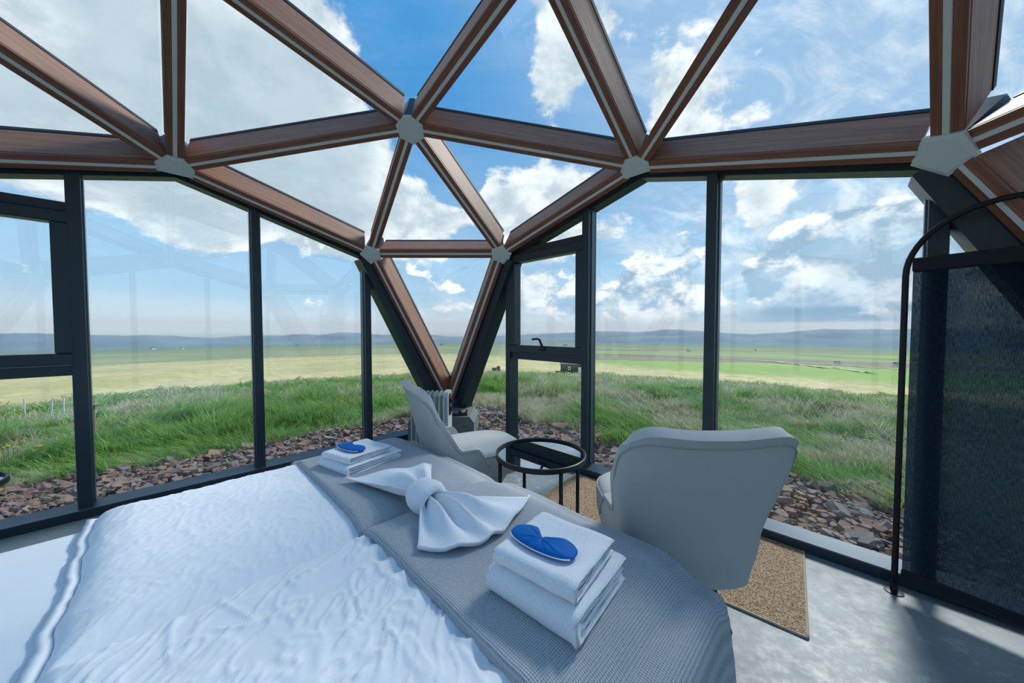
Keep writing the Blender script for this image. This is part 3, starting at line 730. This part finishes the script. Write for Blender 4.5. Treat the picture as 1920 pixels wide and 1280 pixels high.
def duvet(near, lab):
    va, vb = (VR-.03, SEAM+.03) if near else (SEAM-.02, VL+.03)
    u = np.linspace(-.29, 1.04, 230); v = np.linspace(va, vb, 170); U, Vv = np.meshgrid(u, v, indexing='ij')
    z = duvet_top(U, Vv, near)
    amp = (.010 if near else .0038)
    e = np.clip(np.minimum(np.minimum(Vv-va, vb-Vv)/.06, (U+.29)/.05), 0, 1)
    z = z + amp*crease(U, Vv, 90 if near else 140, 1.0 if near else 1.5)*e
    # radiating pleats where the near duvet is pulled under the throw
    if near: z = z + .006*e*np.sin(Vv*60+6*fbm(U*3, Vv*3, 15, 2))*sstep(U, -.1, .35)*(.35+fbm(U*4, Vv*9, 33, 2))
    z = z-under_throw(U)
    U2 = U + .012*(fbm(Vv*9, U*0, 4, 3)-.5)*(1-sstep(U, -.29, 0.0))*2; V2 = Vv
    P = np.stack([U2, V2, z], -1)
    # side skirts down to the sheet, with a flat stitched hem at the head end
    low = P[:1].copy(); low[..., 2] = .440; low2 = P[-1:].copy(); low2[..., 2] = .40
    hem = P[:1].copy(); hem[..., 0] -= .028+.010*(fbm(v*14, v*0, 8, 3)[None]-.5); hem[..., 2] = .458+.016*fbm(v*10, v*0+2, 18, 3)[None]
    hem0 = hem.copy(); hem0[..., 2] -= .008; hem0[..., 0] += .004
    hem1 = P[:1].copy(); hem1[..., 0] += .004; hem1[..., 2] = .462
    P = np.concatenate([low, hem0, hem, hem1, P, low2], 0)
    s0 = P[:, :1].copy(); s0[..., 2] = np.where(P[:, :1, 2] > .42, .42, P[:, :1, 2])-(.0 if not near else .12); s1 = P[:, -1:].copy(); s1[..., 2] = np.minimum(.42, P[:, -1:, 2])-(.0 if near else .12)
    P = np.concatenate([s0, P, s1], 1)
    c = np.array([.375, (va+vb)/2, .42]); w_ = bedw(c[0], c[1], c[2])
    o = grid_obj('duvet', P-c, 'duvet', loc=w_, rz=BR, label=lab, cat='duvet')
    recalc(o); return o
duvet(False, 'smooth white duvet on the bed along the long glass wall')
duvet(True, 'deeply creased white duvet on the bed nearer the fabric screen')
# woven throws across the foot, folding down over the edge
def throw_z(u, v, near): return duvet_top(u, v, near)+.020
def throw(near, lab):
    va, vb = (VR-.36, SEAM+.055) if near else (SEAM+.01, VL+.30)
    u0, ue = .43, 1.07
    a = np.linspace(u0, ue+.40, 120); b = np.linspace(va, vb, 130); A, Bv = np.meshgrid(a, b, indexing='ij')
    ed = VR-.035 if near else VL+.035
    du = np.maximum(0, A-ue); dv = np.maximum(0, (ed-Bv) if near else (Bv-ed)); L = np.hypot(du, dv)+1e-9
    r = .05; th = np.clip(L/r, 0, math.pi/2*.94); hor = r*np.sin(th)+np.maximum(0, L-r*math.pi/2*.94)*.10; drop = r*(1-np.cos(th))+np.maximum(0, L-r*math.pi/2*.94)*.995
    ang = np.arctan2(dv, du); both = (du > 0) & (dv > 0)
    fold = .030*np.sin(ang*4)*np.where(both, np.clip(L/.25, 0, 1), 0)
    hor = hor+fold
    U = np.minimum(A, ue)+hor*du/L; s = -1 if near else 1
    Vv = np.where((Bv-ed)*s > 0, ed, Bv)+s*hor*dv/L
    ub = np.minimum(U, ue); vb_ = np.clip(Vv, VR-.01, VL+.01)
    zt_ = throw_z(np.minimum(ub, .98), vb_, near)
    if near:
        zt_ = np.where(vb_ < VR+.14, throw_z(np.minimum(ub, .98), np.maximum(vb_, VR+.14), True)-.06*np.clip((VR+.14-vb_)/.14, 0, 1)**2, zt_)
        dip = sstep(Bv, SEAM-.03, SEAM+.055); zt_ = zt_*(1-dip)+(.47)*dip
    else:
        zt_ = np.where(vb_ > VL-.14, throw_z(np.minimum(ub, .98), np.minimum(vb_, VL-.14), False)-.05*np.clip((vb_-VL+.14)/.14, 0, 1)**2, zt_)
    zt_ = zt_ - .05*sstep(ub, .90, ue)**2
    z = zt_-drop + .006*(fbm(A*7, Bv*7, 25+near, 3)-.5)
    z = np.maximum(z, .05)
    # rounded fold along the inner edge
    P = np.stack([U, Vv, z], -1)
    roll = []
    for t in np.linspace(0, math.pi, 7):
        q = P[0].copy(); q[:, 0] -= .010*math.sin(t); q[:, 2] -= .010*(1-math.cos(t)); roll.append(q)
    P = np.concatenate([np.array(roll[::-1]), P[1:]], 0)
    c = np.array([.75, (SEAM+VR)/2 if near else (SEAM+VL)/2, .45])
    o = grid_obj('throw_blanket', P-c, 'throw_weave', loc=bedw(*c), rz=BR, label=lab, cat='blanket')
    sm = o.modifiers.new('thickness', 'SOLIDIFY'); sm.thickness = .008; sm.offset = -1
    recalc(o); return o
throw(False, 'grey woven throw over the foot of the bed on the long glass wall side')
throw(True, 'grey woven throw draped over the bed corner nearer the fabric screen')

# ------------------------------------------------------------------ towels
def bed_z(u, v): 
    near = v < SEAM; return float(throw_z(np.array(u), np.array(v), near))
def folded_towel(u, v, z, rz, lu, lv, h, layers, seed, lab, group=None):
    """nested C folds: rounded fold at -x, layered edges at +x and both ends"""
    g = np.random.default_rng(seed); mb = MB(); t = h/(2*layers)
    for k in range(layers):
        ro = h/2-k*t; ri = max(ro-t*.94, .001); sh = 1-.03*k
        nu = 10; ys = np.linspace(-lv/2*sh, lv/2*sh, 22)
        x1 = lu/2-.012*g.random()-.008*k; xl = -lu/2+h/2
        prof = []
        for x_ in np.linspace(x1, xl, 12): prof.append((x_, ro))
        for a in np.linspace(math.pi/2, 3*math.pi/2, 12)[1:-1]: prof.append((xl+ro*1.05*math.cos(a), ro*math.sin(a)))
        for x_ in np.linspace(xl, x1-.006, 12): prof.append((x_, -ro))
        prof.append((x1-.002, -(ro+ri)/2))
        for x_ in np.linspace(x1-.006, xl, 10): prof.append((x_, -ri))
        for a in np.linspace(3*math.pi/2, math.pi/2, 12)[1:-1]: prof.append((xl+ri*math.cos(a), ri*math.sin(a)))
        for x_ in np.linspace(xl, x1, 10): prof.append((x_, ri))
        prof.append((x1+.004, (ro+ri)/2))
        m_ = len(prof); Vv = []; px_ = np.array([p[0] for p in prof]); pz = np.array([p[1] for p in prof])
        for y in ys:
            e = np.clip((lv/2*sh-abs(y))/.028, 0, 1); rnd = math.sqrt(max(0, 1-(1-e)**2)); cz = np.where(np.arange(m_) < 22, (ro+ri)/2, 0)
            dz_ = .011*(fbm(px_*11+k*3, np.full(m_, y*9), seed+k, 3)-.5)
            sag = -.010*(px_-xl)/lu*np.sign(pz)*(np.abs(pz) > 0)*.6
            midr = np.where(pz >= 0, (ro+ri)/2, -(ro+ri)/2)
            zz = midr+(pz-midr)*(.35+.65*rnd) + dz_ + sag
            Vv += [(px_[i], y+.004*(g.random()-.5), zz[i]+h/2) for i in range(m_)]
        f = [(a*m_+i, a*m_+(i+1) % m_, (a+1)*m_+(i+1) % m_, (a+1)*m_+i) for a in range(len(ys)-1) for i in range(m_)]
        f += [tuple(range(m_)), tuple(range((len(ys)-1)*m_, len(ys)*m_))[::-1]]
        mb.add(Vv, f)
    o = mb.build('folded_towel', MAT['terry'], loc=bedw(u, v, z), rz=BR+rz, smooth=True, label=lab, cat='towel', group=group)
    return recalc(o)
zs = bed_z(.70, -.56)
folded_towel(.665, -.597, zs-.004, R(5), .28, .265, .083, 2, 3, 'large folded white bath towel under the stack nearer the fabric screen')
folded_towel(.665, -.59, zs+.077, R(8), .25, .235, .048, 2, 5, 'small folded white towel atop the stack nearer the fabric screen')
zf = bed_z(.68, .72)
folded_towel(.655, .705, zf-.004, R(12), .33, .255, .050, 2, 8, 'large folded white bath towel under the stack beside the long glass wall')
folded_towel(.64, .71, zf+.044, R(15), .27, .22, .036, 2, 9, 'small folded white towel atop the stack beside the long glass wall')
# towel tied as a bow
bow = empty('towel_bow', bedw(.63, .01, bed_z(.63, .01)), BR, label='white terry towel tied into a bow lying across the throws', cat='towel')
bz = bed_z(.63, .01)
def wing(ends, seed, npl):
    """fan from the knot to a polyline of end points (bed coords relative to bow)"""
    t = np.linspace(0, 1, 44); s = np.linspace(0, 1, 72); E_ = np.array(ends, float)
    es = np.linspace(0, 1, len(E_)); ex = np.interp(s, es, E_[:, 0]); ey = np.interp(s, es, E_[:, 1])
    T_, S_ = np.meshgrid(t, s, indexing='ij')
    ax = np.sign(ey.mean()); kx = (S_-.5)*.075; 
    X_ = kx*(1-T_)+ex[None]*T_; Y_ = ax*.03*(1-T_)+ey[None]*T_
    rip = np.sin(S_*math.pi*npl+1.1*seed+.9*np.sin(S_*7+seed))
    amp = .014*(1-T_)**.7+.007+.016*np.exp(-((T_-.4)/.3)**2)
    uu = .63+X_; vv_ = .01+Y_
    zb = np.where(vv_ < SEAM, throw_z(np.minimum(uu, .98), vv_, True), throw_z(np.minimum(uu, .98), vv_, False))-.05*sstep(uu, .90, 1.07)**2
    k = sstep(vv_, SEAM-.06, SEAM+.06) if True else 0
    zb = throw_z(np.minimum(uu, .98), np.minimum(vv_, SEAM-.12), True)*(1-k)+throw_z(np.minimum(uu, .98), np.maximum(vv_, SEAM+.14), False)*k-.05*sstep(uu, .90, 1.07)**2
    Z_ = zb-bz + .020 + .024*(1-T_)**1.6 + amp*(1+rip)*.9*np.sin(np.clip(S_, .02, .98)*math.pi)**.25
    P = np.stack([X_, Y_, Z_], -1)
    o = grid_obj('wing', P, 'terry', bow); m_ = o.modifiers.new('thickness', 'SOLIDIFY'); m_.thickness = .007; m_.offset = 1
    # woven hem along the open end
    MB().tube([tuple(q) for q in P[-1]+np.array([0, 0, .004])], .0055, 8).build('hem', MAT['terry'], bow, smooth=True)
    return o
wing([(-.14, .47), (-.10, .445), (-.02, .42), (.10, .395), (.20, .36), (.235, .345)], 1, 5)
wing([(-.163, -.215), (-.11, -.285), (-.054, -.318), (.02, -.335), (.09, -.335), (.2, -.30), (.32, -.245)], 2, 7)
kn = []
for i, t in enumerate(np.linspace(0, 2*math.pi, 40, endpoint=False)):
    row = []
    for s in np.linspace(-1, 1, 14):
        rr = 1-.16*s*s-.45*max(0, abs(s)-.86)/.14*.5; wv = .003*math.sin(3*t+4*s)
        row.append((.066*rr*math.cos(t)+wv, s*.056, .058+.056*rr*math.sin(t)))
    kn.append(row)
kn.append(kn[0]); kob = grid_obj('knot', np.array(kn), 'terry', bow); km = kob.modifiers.new('thickness', 'SOLIDIFY'); km.thickness = .012; km.offset = 0
# eye masks
def eye_mask(u, v, z, rz, lab, tilt=(0, 0)):
    n = 72; out = []
    for i in range(n):
        t = 2*math.pi*i/n; x_ = .098*math.cos(t); s = math.sin(t); prof = .050*(abs(s)**.75)*(1 if s > 0 else -1)
        if s < 0: prof *= .62+.38*(min(1, abs(x_)/.045))**1.2 if abs(x_) < .045 else 1; prof += .026*math.exp(-(x_/.030)**2)
        else: prof *= .86
        out.append((x_, prof))
    root = empty('eye_mask', bedw(u, v, z), BR+rz, label=lab, cat='eye mask'); root.rotation_euler[0] = tilt[0]; root.rotation_euler[1] = tilt[1]
    V, Fc = [], []; rings = [1, .97, .88, .72, .5, .25]
    for sgn in (1, -1):
        b0 = len(V)
        for q in rings:
            for (x_, y_) in out:
                V.append((x_*q, .008+(y_-.008)*q, sgn*(.0005+.013*math.sqrt(max(0, 1-q*q)))+.012+sgn*.0012*math.sin(x_*150+y_*60)*(1-q)*2))
        V.append((0, .008, .012+sgn*.0135)); c = len(V)-1
        for r_ in range(len(rings)-1): Fc += [(b0+r_*n+i, b0+r_*n+(i+1) % n, b0+(r_+1)*n+(i+1) % n, b0+(r_+1)*n+i) for i in range(n)]
        Fc += [(b0+5*n+i, b0+5*n+(i+1) % n, c) for i in range(n)]
    recalc(link_mesh('pad', V, Fc, MAT['satin_blue'], root, smooth=True))
    MB().tube([(x_*1.01, .008+(y_-.008)*1.01, .0115) for x_, y_ in out[4:33]], .0018, 6).build('piping', MAT['piping_white'], root, smooth=True)
    return root
eye_mask(.625, -.575, zs+.124, R(90+6), 'blue satin eye mask on the towel stack nearer the fabric screen')
eye_mask(.60, .71, zf+.079, R(102), 'blue satin eye mask on the towel stack beside the long glass wall')

# ------------------------------------------------------------------ upholstered chairs
def chair(loc, rz, lab):
    root = empty('tub_chair', (loc[0], loc[1], 0), rz, label=lab, cat='chair')
    # plan: U open to +y ; parameter s in [-1,1]
    ns, nz = 96, 32
    s = np.linspace(-1, 1, ns); P = np.zeros((nz, ns, 3)); tops = []
    for j, sv in enumerate(s):
        a = abs(sv); sg = 1 if sv >= 0 else -1
        if a < .62: th = a/.62*R(84); bx, by = .252*math.sin(th)**.6 if th > 0 else 0, -.27+.075*(1-math.cos(th)**.6); 
        else: k = (a-.62)/.38; bx, by = .252+.015*k, -.214+.30*k
        # height of the rim: tall back, sweeping down into a low arm
        xf = math.sin(min(a, .62)/.62*R(84))**.6; q = max(0, (xf-.70)/.30)
        zt_ = .885+.014*math.sin(min(1, xf/.7)*math.pi/2)**4-.095*(1-math.sqrt(max(0, 1-q*q)))
        if a > .54: zt_ = .51+(zt_-.51)*max(0, 1-min(1, (a-.54)/.20)**1.8)**1.3
        zt_ -= .16*float(sstep(np.array(a), .86, 1.0))
        zb_ = .24
        for i in range(nz):
            z = zb_+(zt_-zb_)*i/(nz-1)
            fl = 1+.23*float(sstep(np.array(z), .44, .76)) - .10*float((1-sstep(np.array(z), .22, .44)))
            lean = -.20*max(0, z-.44)-.10*max(0, z-.44)**2
            if z > .84: lean -= .25*(z-.84)
            P[i, j] = (sg*bx*fl, by*(1-.12*float((1-sstep(np.array(z), .22, .44))))+lean*(1-.0*a)*max(0, min(1, (.12-by)/.3)), z)
    o = grid_obj('backrest_shell', P, 'upholstery', root)
    recalc(o); sm = o.modifiers.new('pad', 'SOLIDIFY'); sm.thickness = .05; sm.offset = 0
    bv = o.modifiers.new('round', 'BEVEL'); bv.width = .022; bv.segments = 4; bv.limit_method = 'ANGLE'; bv.angle_limit = R(50)
    # piping seam a little inside the rim on the outer face
    cx = np.array([0, 0.02]); pts = []
    for j in range(2, ns-2):
        p = P[-3, j].copy(); d = p[:2]-cx; d /= np.linalg.norm(d)+1e-9; pts.append((p[0]+d[0]*.0265, p[1]+d[1]*.0265, p[2]-.004))
    MB().tube(pts, .0042, 6).build('piping', MAT['upholstery_piping'], root, smooth=True)
    # seat cushion (superellipse, softly domed)
    V, Fc = [], []; n = 48; rings = [(.80, .27), (.97, .29), (1, .34), (1.0, .40), (.985, .432), (.93, .452), (.80, .462), (.5, .468), (.2, .470)]
    for q, z in rings:
        for i in range(n):
            t = 2*math.pi*i/n; c_, s_ = math.cos(t), math.sin(t); e = .62
            V.append((.268*q*abs(c_)**e*(1 if c_ > 0 else -1), .085+.30*q*abs(s_)**e*(1 if s_ > 0 else -1), z))
    for r_ in range(len(rings)-1): Fc += [(r_*n+i, r_*n+(i+1) % n, (r_+1)*n+(i+1) % n, (r_+1)*n+i) for i in range(n)]
    Fc += [tuple(range(n-1, -1, -1)), tuple(range((len(rings)-1)*n, len(rings)*n))]
    link_mesh('seat', V, Fc, MAT['upholstery'], root, smooth=True)
    ring = [V[4*n+i] for i in range(n)]; MB().tube([(x_*1.004, .085+(y_-.085)*1.004, z_) for x_, y_, z_ in ring], .0045, 6, closed=True).build('seat_piping', MAT['upholstery_piping'], root, smooth=True)
    # tapering upholstered base and legs
    V, Fc = [], []
    for q, z in ((.66, .17), (.80, .20), (.90, .25), (.92, .29)):
        for i in range(n):
            t = 2*math.pi*i/n; c_, s_ = math.cos(t), math.sin(t); e = .7
            V.append((.262*q*abs(c_)**e*(1 if c_ > 0 else -1), .02+.29*q*abs(s_)**e*(1 if s_ > 0 else -1), z))
    for r_ in range(3): Fc += [(r_*n+i, r_*n+(i+1) % n, (r_+1)*n+(i+1) % n, (r_+1)*n+i) for i in range(n)]
    Fc += [tuple(range(n-1, -1, -1)), tuple(range(3*n, 4*n))]
    link_mesh('seat_base', V, Fc, MAT['upholstery'], root, smooth=True)
    for sx in (-1, 1):
        for sy in (-1, 1): MB().tube([(sx*.13, .02+sy*.14, .19), (sx*.19, .02+sy*.21, 0)], [.02, .011], 10).build('leg', MAT['black_metal'], root, smooth=True)
    return root
chair((EYE.x+.715, EYE.y+1.56), R(0), 'pale grey upholstered tub chair with its back to the bed, on the jute rug')
chair((EYE.x-.315, EYE.y+2.39), R(-63), 'pale grey upholstered tub chair beside the oil heater')

# ------------------------------------------------------------------ tables
def side_table(loc, h, r, lab, rot=20):
    root = empty('side_table', (loc[0], loc[1], 0), R(rot), label=lab, cat='table')
    V = MB(); n = 64
    prof = [(r-.008, h-.026), (r, h-.022), (r, h+.004), (r-.004, h+.006), (r-.012, h+.004), (r-.012, h-.022)]
    v, f = [], []
    for a, z in prof: v += [(a*math.cos(2*math.pi*k/n), a*math.sin(2*math.pi*k/n), z) for k in range(n)]
    for i in range(6): f += [(i*n+k, i*n+(k+1) % n, ((i+1) % 6)*n+(k+1) % n, ((i+1) % 6)*n+k) for k in range(n)]
    autosmooth(MB().add(v, f).build('rim', MAT['black_metal'], root))
    autosmooth(MB().lathe([(r-.011, h-.014), (r-.011, h-.008)], 64).build('table_top', MAT['mirror_glass'], root), 30)
    for k in range(4):
        a = k*math.pi/2; MB().tube([((r-.012)*math.cos(a), (r-.012)*math.sin(a), 0), ((r-.012)*math.cos(a), (r-.012)*math.sin(a), h-.015)], .011, 12).build('leg', MAT['black_metal'], root, smooth=True)
    return root
side_table((EYE.x+.175, EYE.y+2.0), .527, .265, 'round black metal side table with mirrored glass top between the chairs')
x0, y0_ = at(8, 922, .52)
side_table((x0-.44, y0_+.02), .50, .235, 'round black side table standing beside the head of the bed')
# ------------------------------------------------------------------ jute rug
pa, pb, pc = (Vector((*at(x_, y_, 0), 0)) for x_, y_ in ((1082, 893), (1520, 1027), (1490, 1197)))
tdir = (pb-pa).normalized(); wdir = Vector((tdir.y, -tdir.x, 0)); wdir = wdir if wdir.dot(pc-pb) > 0 else -wdir
Lr = (pb-pa).length; Wr = max(.5, (pc-pb).dot(wdir)); ctr = pa+tdir*Lr/2+wdir*Wr/2
rug = empty('jute_rug', ctr, math.atan2(tdir.y, tdir.x), label='brown woven jute rug under the chair and table', cat='rug')
g_ = np.linspace(-1, 1, 90); h_ = np.linspace(-1, 1, 60); GX, GY = np.meshgrid(g_, h_, indexing='ij')
P = np.stack([GX*Lr/2, GY*Wr/2, .007+.003*fbm(GX*9, GY*9, 3, 2)], -1); grid_obj('weave', P, 'jute', rug)
bord = [(-Lr/2, -Wr/2, .005), (Lr/2, -Wr/2, .005), (Lr/2, Wr/2, .005), (-Lr/2, Wr/2, .005)]
for i in range(4):
    a_, b_ = Vector(bord[i]), Vector(bord[(i+1) % 4]); MB().tube([a_+(b_-a_)*t+Vector((0, 0, .001*math.sin(t*90))) for t in np.linspace(0, 1, 40)], .0058, 6).build('edge_binding', MAT['jute_edge' if i % 2 else 'jute_edge'], rug, smooth=True)
# ------------------------------------------------------------------ oil heater
ht = empty('oil_heater', (.0, 2.50, 0), R(-3), label='pale grey finned oil heater standing behind the tub chair', cat='heater')
nf = 7
def fin_poly(w_, z0, z1, r_):
    pts = []
    for cx_, cz_, a0 in ((w_/2-r_, z1-r_, 0), (-w_/2+r_, z1-r_, 90), (-w_/2+r_, z0+r_, 180), (w_/2-r_, z0+r_, 270)):
        for k in range(5): a = R(a0+k*22.5); pts.append((cx_+r_*math.cos(a), cz_+r_*math.sin(a)))
    return pts
for i in range(nf):
    x_ = -.20+i*.046
    fp = fin_poly(.15, .10, .655, .045)
    fo = recalc(MB().prism([(-.004, a, b) for a, b in fp], (.008, 0, 0)).build('fin', MAT['radiator'], ht)); fo.location = (x_, 0, 0)
    autosmooth(MB().tube([(0, 0, .16), (0, 0, .60)], .017, 10).build('oil_column', MAT['radiator'], fo))
    bo_ = MB(); [bo_.tube([(-.023, 0, z_), (.023, 0, z_)], .02, 8) for z_ in (.16, .60)]; bo_.build('header', MAT['radiator'], fo)
fp = fin_poly(.165, .09, .66, .035); pn = autosmooth(MB().prism([(.118, a, b) for a, b in fp], (.045, 0, 0)).build('control_panel', MAT['radiator_panel'], ht), 30)
for k in range(14): MB().box((.140, -.0830, .60-.018*k), (.020, .002, .006)).build('vent_slot', MAT['plastic_black'], pn)
fp = fin_poly(.10, .42, .63, .03); MB().prism([(.163, a, b) for a, b in fp], (.006, 0, 0)).build('control_face', MAT['plastic_black'], pn)
for z_ in (.56, .48): autosmooth(MB().tube([(.168, 0, z_), (.188, 0, z_)], .022, 16).build('knob', MAT['plastic_black'], pn))
MB().box((.170, .0, .612), (.003, .006, .004)).build('indicator_lamp', MAT['led_red'], pn)
for x_ in (-.17, .10):
    MB().box((x_, 0, .068), (.03, .24, .02)).build('foot_bar', MAT['plastic_black'], ht)
    for s in (-.11, .11): MB().tube([(x_-.012, s, .03), (x_+.012, s, .03)], .03, 12).build('castor', MAT['plastic_black'], ht, smooth=True)
MB().tube([(.165, -.02, .20), (.20, -.03, .22), (.235, -.02, .19), (.24, 0, .12), (.21, .02, .06), (.17, .03, .05), (.19, .06, .10), (.24, .09, .18), (.25, .14, .12), (.22, .2, .03)], .006, 8).build('power_cord', MAT['plastic_black'], ht, smooth=True)
# adaptor on the concrete block
ps = empty('power_strip', (.20, 2.90, .31), R(8), label='black power strip lying on top of the concrete block', cat='power strip')
autosmooth(MB().box((0, 0, .014), (.17, .05, .028), None, .006).build('body', MAT['plastic_black'], ps)); MB().box((.0, 0, .042), (.035, .035, .03), None, .006).build('plug', MAT['plastic_black'], ps); MB().tube([(.06, 0, .028), (.075, 0, .05), (.07, .0, .06)], .009, 8).build('plug', MAT['plastic_black'], ps)
# ------------------------------------------------------------------ fabric screen
bx_, by_ = at(1698, 1122, .0); sd_ = Vector((.55, -.835, 0)); L_ = .56
scr = empty('room_divider', (bx_, by_, 0), math.atan2(sd_.y, sd_.x), label='dark navy sheer fabric screen hung in a black arched metal frame', cat='screen')
def arch(x0_, sg):
    pts = [(x0_, 0, z) for z in np.linspace(.004, 1.50, 8)]
    for a in np.linspace(0, math.pi/2, 14)[1:]: pts.append((x0_+sg*.28*(1-math.cos(a)), 0, 1.50+.28*math.sin(a)))
    return pts
l_ = arch(0, 1); r_ = arch(L_, -1)
MB().tube(l_+r_[::-1][1:], .0115, 12).build('frame', MAT['black_metal'], scr, smooth=True)
for x_ in (0, L_): autosmooth(MB().lathe([(.034, 0), (.034, .004), (.014, .008), (.012, .05)], 24, (x_, 0, 0)).build('foot', MAT['black_metal'], scr))
nx, nz_ = 60, 30; xs = np.linspace(.022, L_-.022, nx); zs_ = np.linspace(.09, 1.555, nz_); GX, GZ = np.meshgrid(xs, zs_, indexing='ij')
clo = grid_obj('fabric', np.stack([GX, .004*np.sin(GX*9)+.003*np.sin(GZ*5), GZ], -1), 'screen_cloth', scr)
for z_, nm in ((1.545, 'top_hem'), (.10, 'bottom_hem')): MB().box((L_/2, .002, z_), (L_-.040, .022, .058 if z_ > 1 else .05), None, .006).build(nm, MAT['screen_band'], scr)
MB().tube([(0, 0, 1.572), (L_, 0, 1.572)], .009, 10).build('top_rod', MAT['black_metal'], scr)

# ------------------------------------------------------------------ valley haze (real scattering air far out over the plain)
m = bpy.data.materials.new('haze'); m.use_nodes = True; n = NT(m.node_tree)
vs = n.n('ShaderNodeVolumeScatter', {'Color': (.84, .93, 1.0, 1), 'Density': .00010, 'Anisotropy': .0})
n.t.links.new(vs.outputs[0], n.n('ShaderNodeOutputMaterial').inputs['Volume'])
hv, hf = [], []; NHZ = 64
for r_, z_ in ((1400, -300), (14000, -300), (14000, 260), (1400, 260)):
    hv += [(r_*math.sin(2*math.pi*k/NHZ), r_*math.cos(2*math.pi*k/NHZ), z_) for k in range(NHZ)]
for i in range(4): hf += [(i*NHZ+k, i*NHZ+(k+1) % NHZ, ((i+1) % 4)*NHZ+(k+1) % NHZ, ((i+1) % 4)*NHZ+k) for k in range(NHZ)]
recalc(link_mesh('valley_haze', hv, hf, m, label='thin blue haze hanging over the far valley', cat='haze', kind='stuff'))
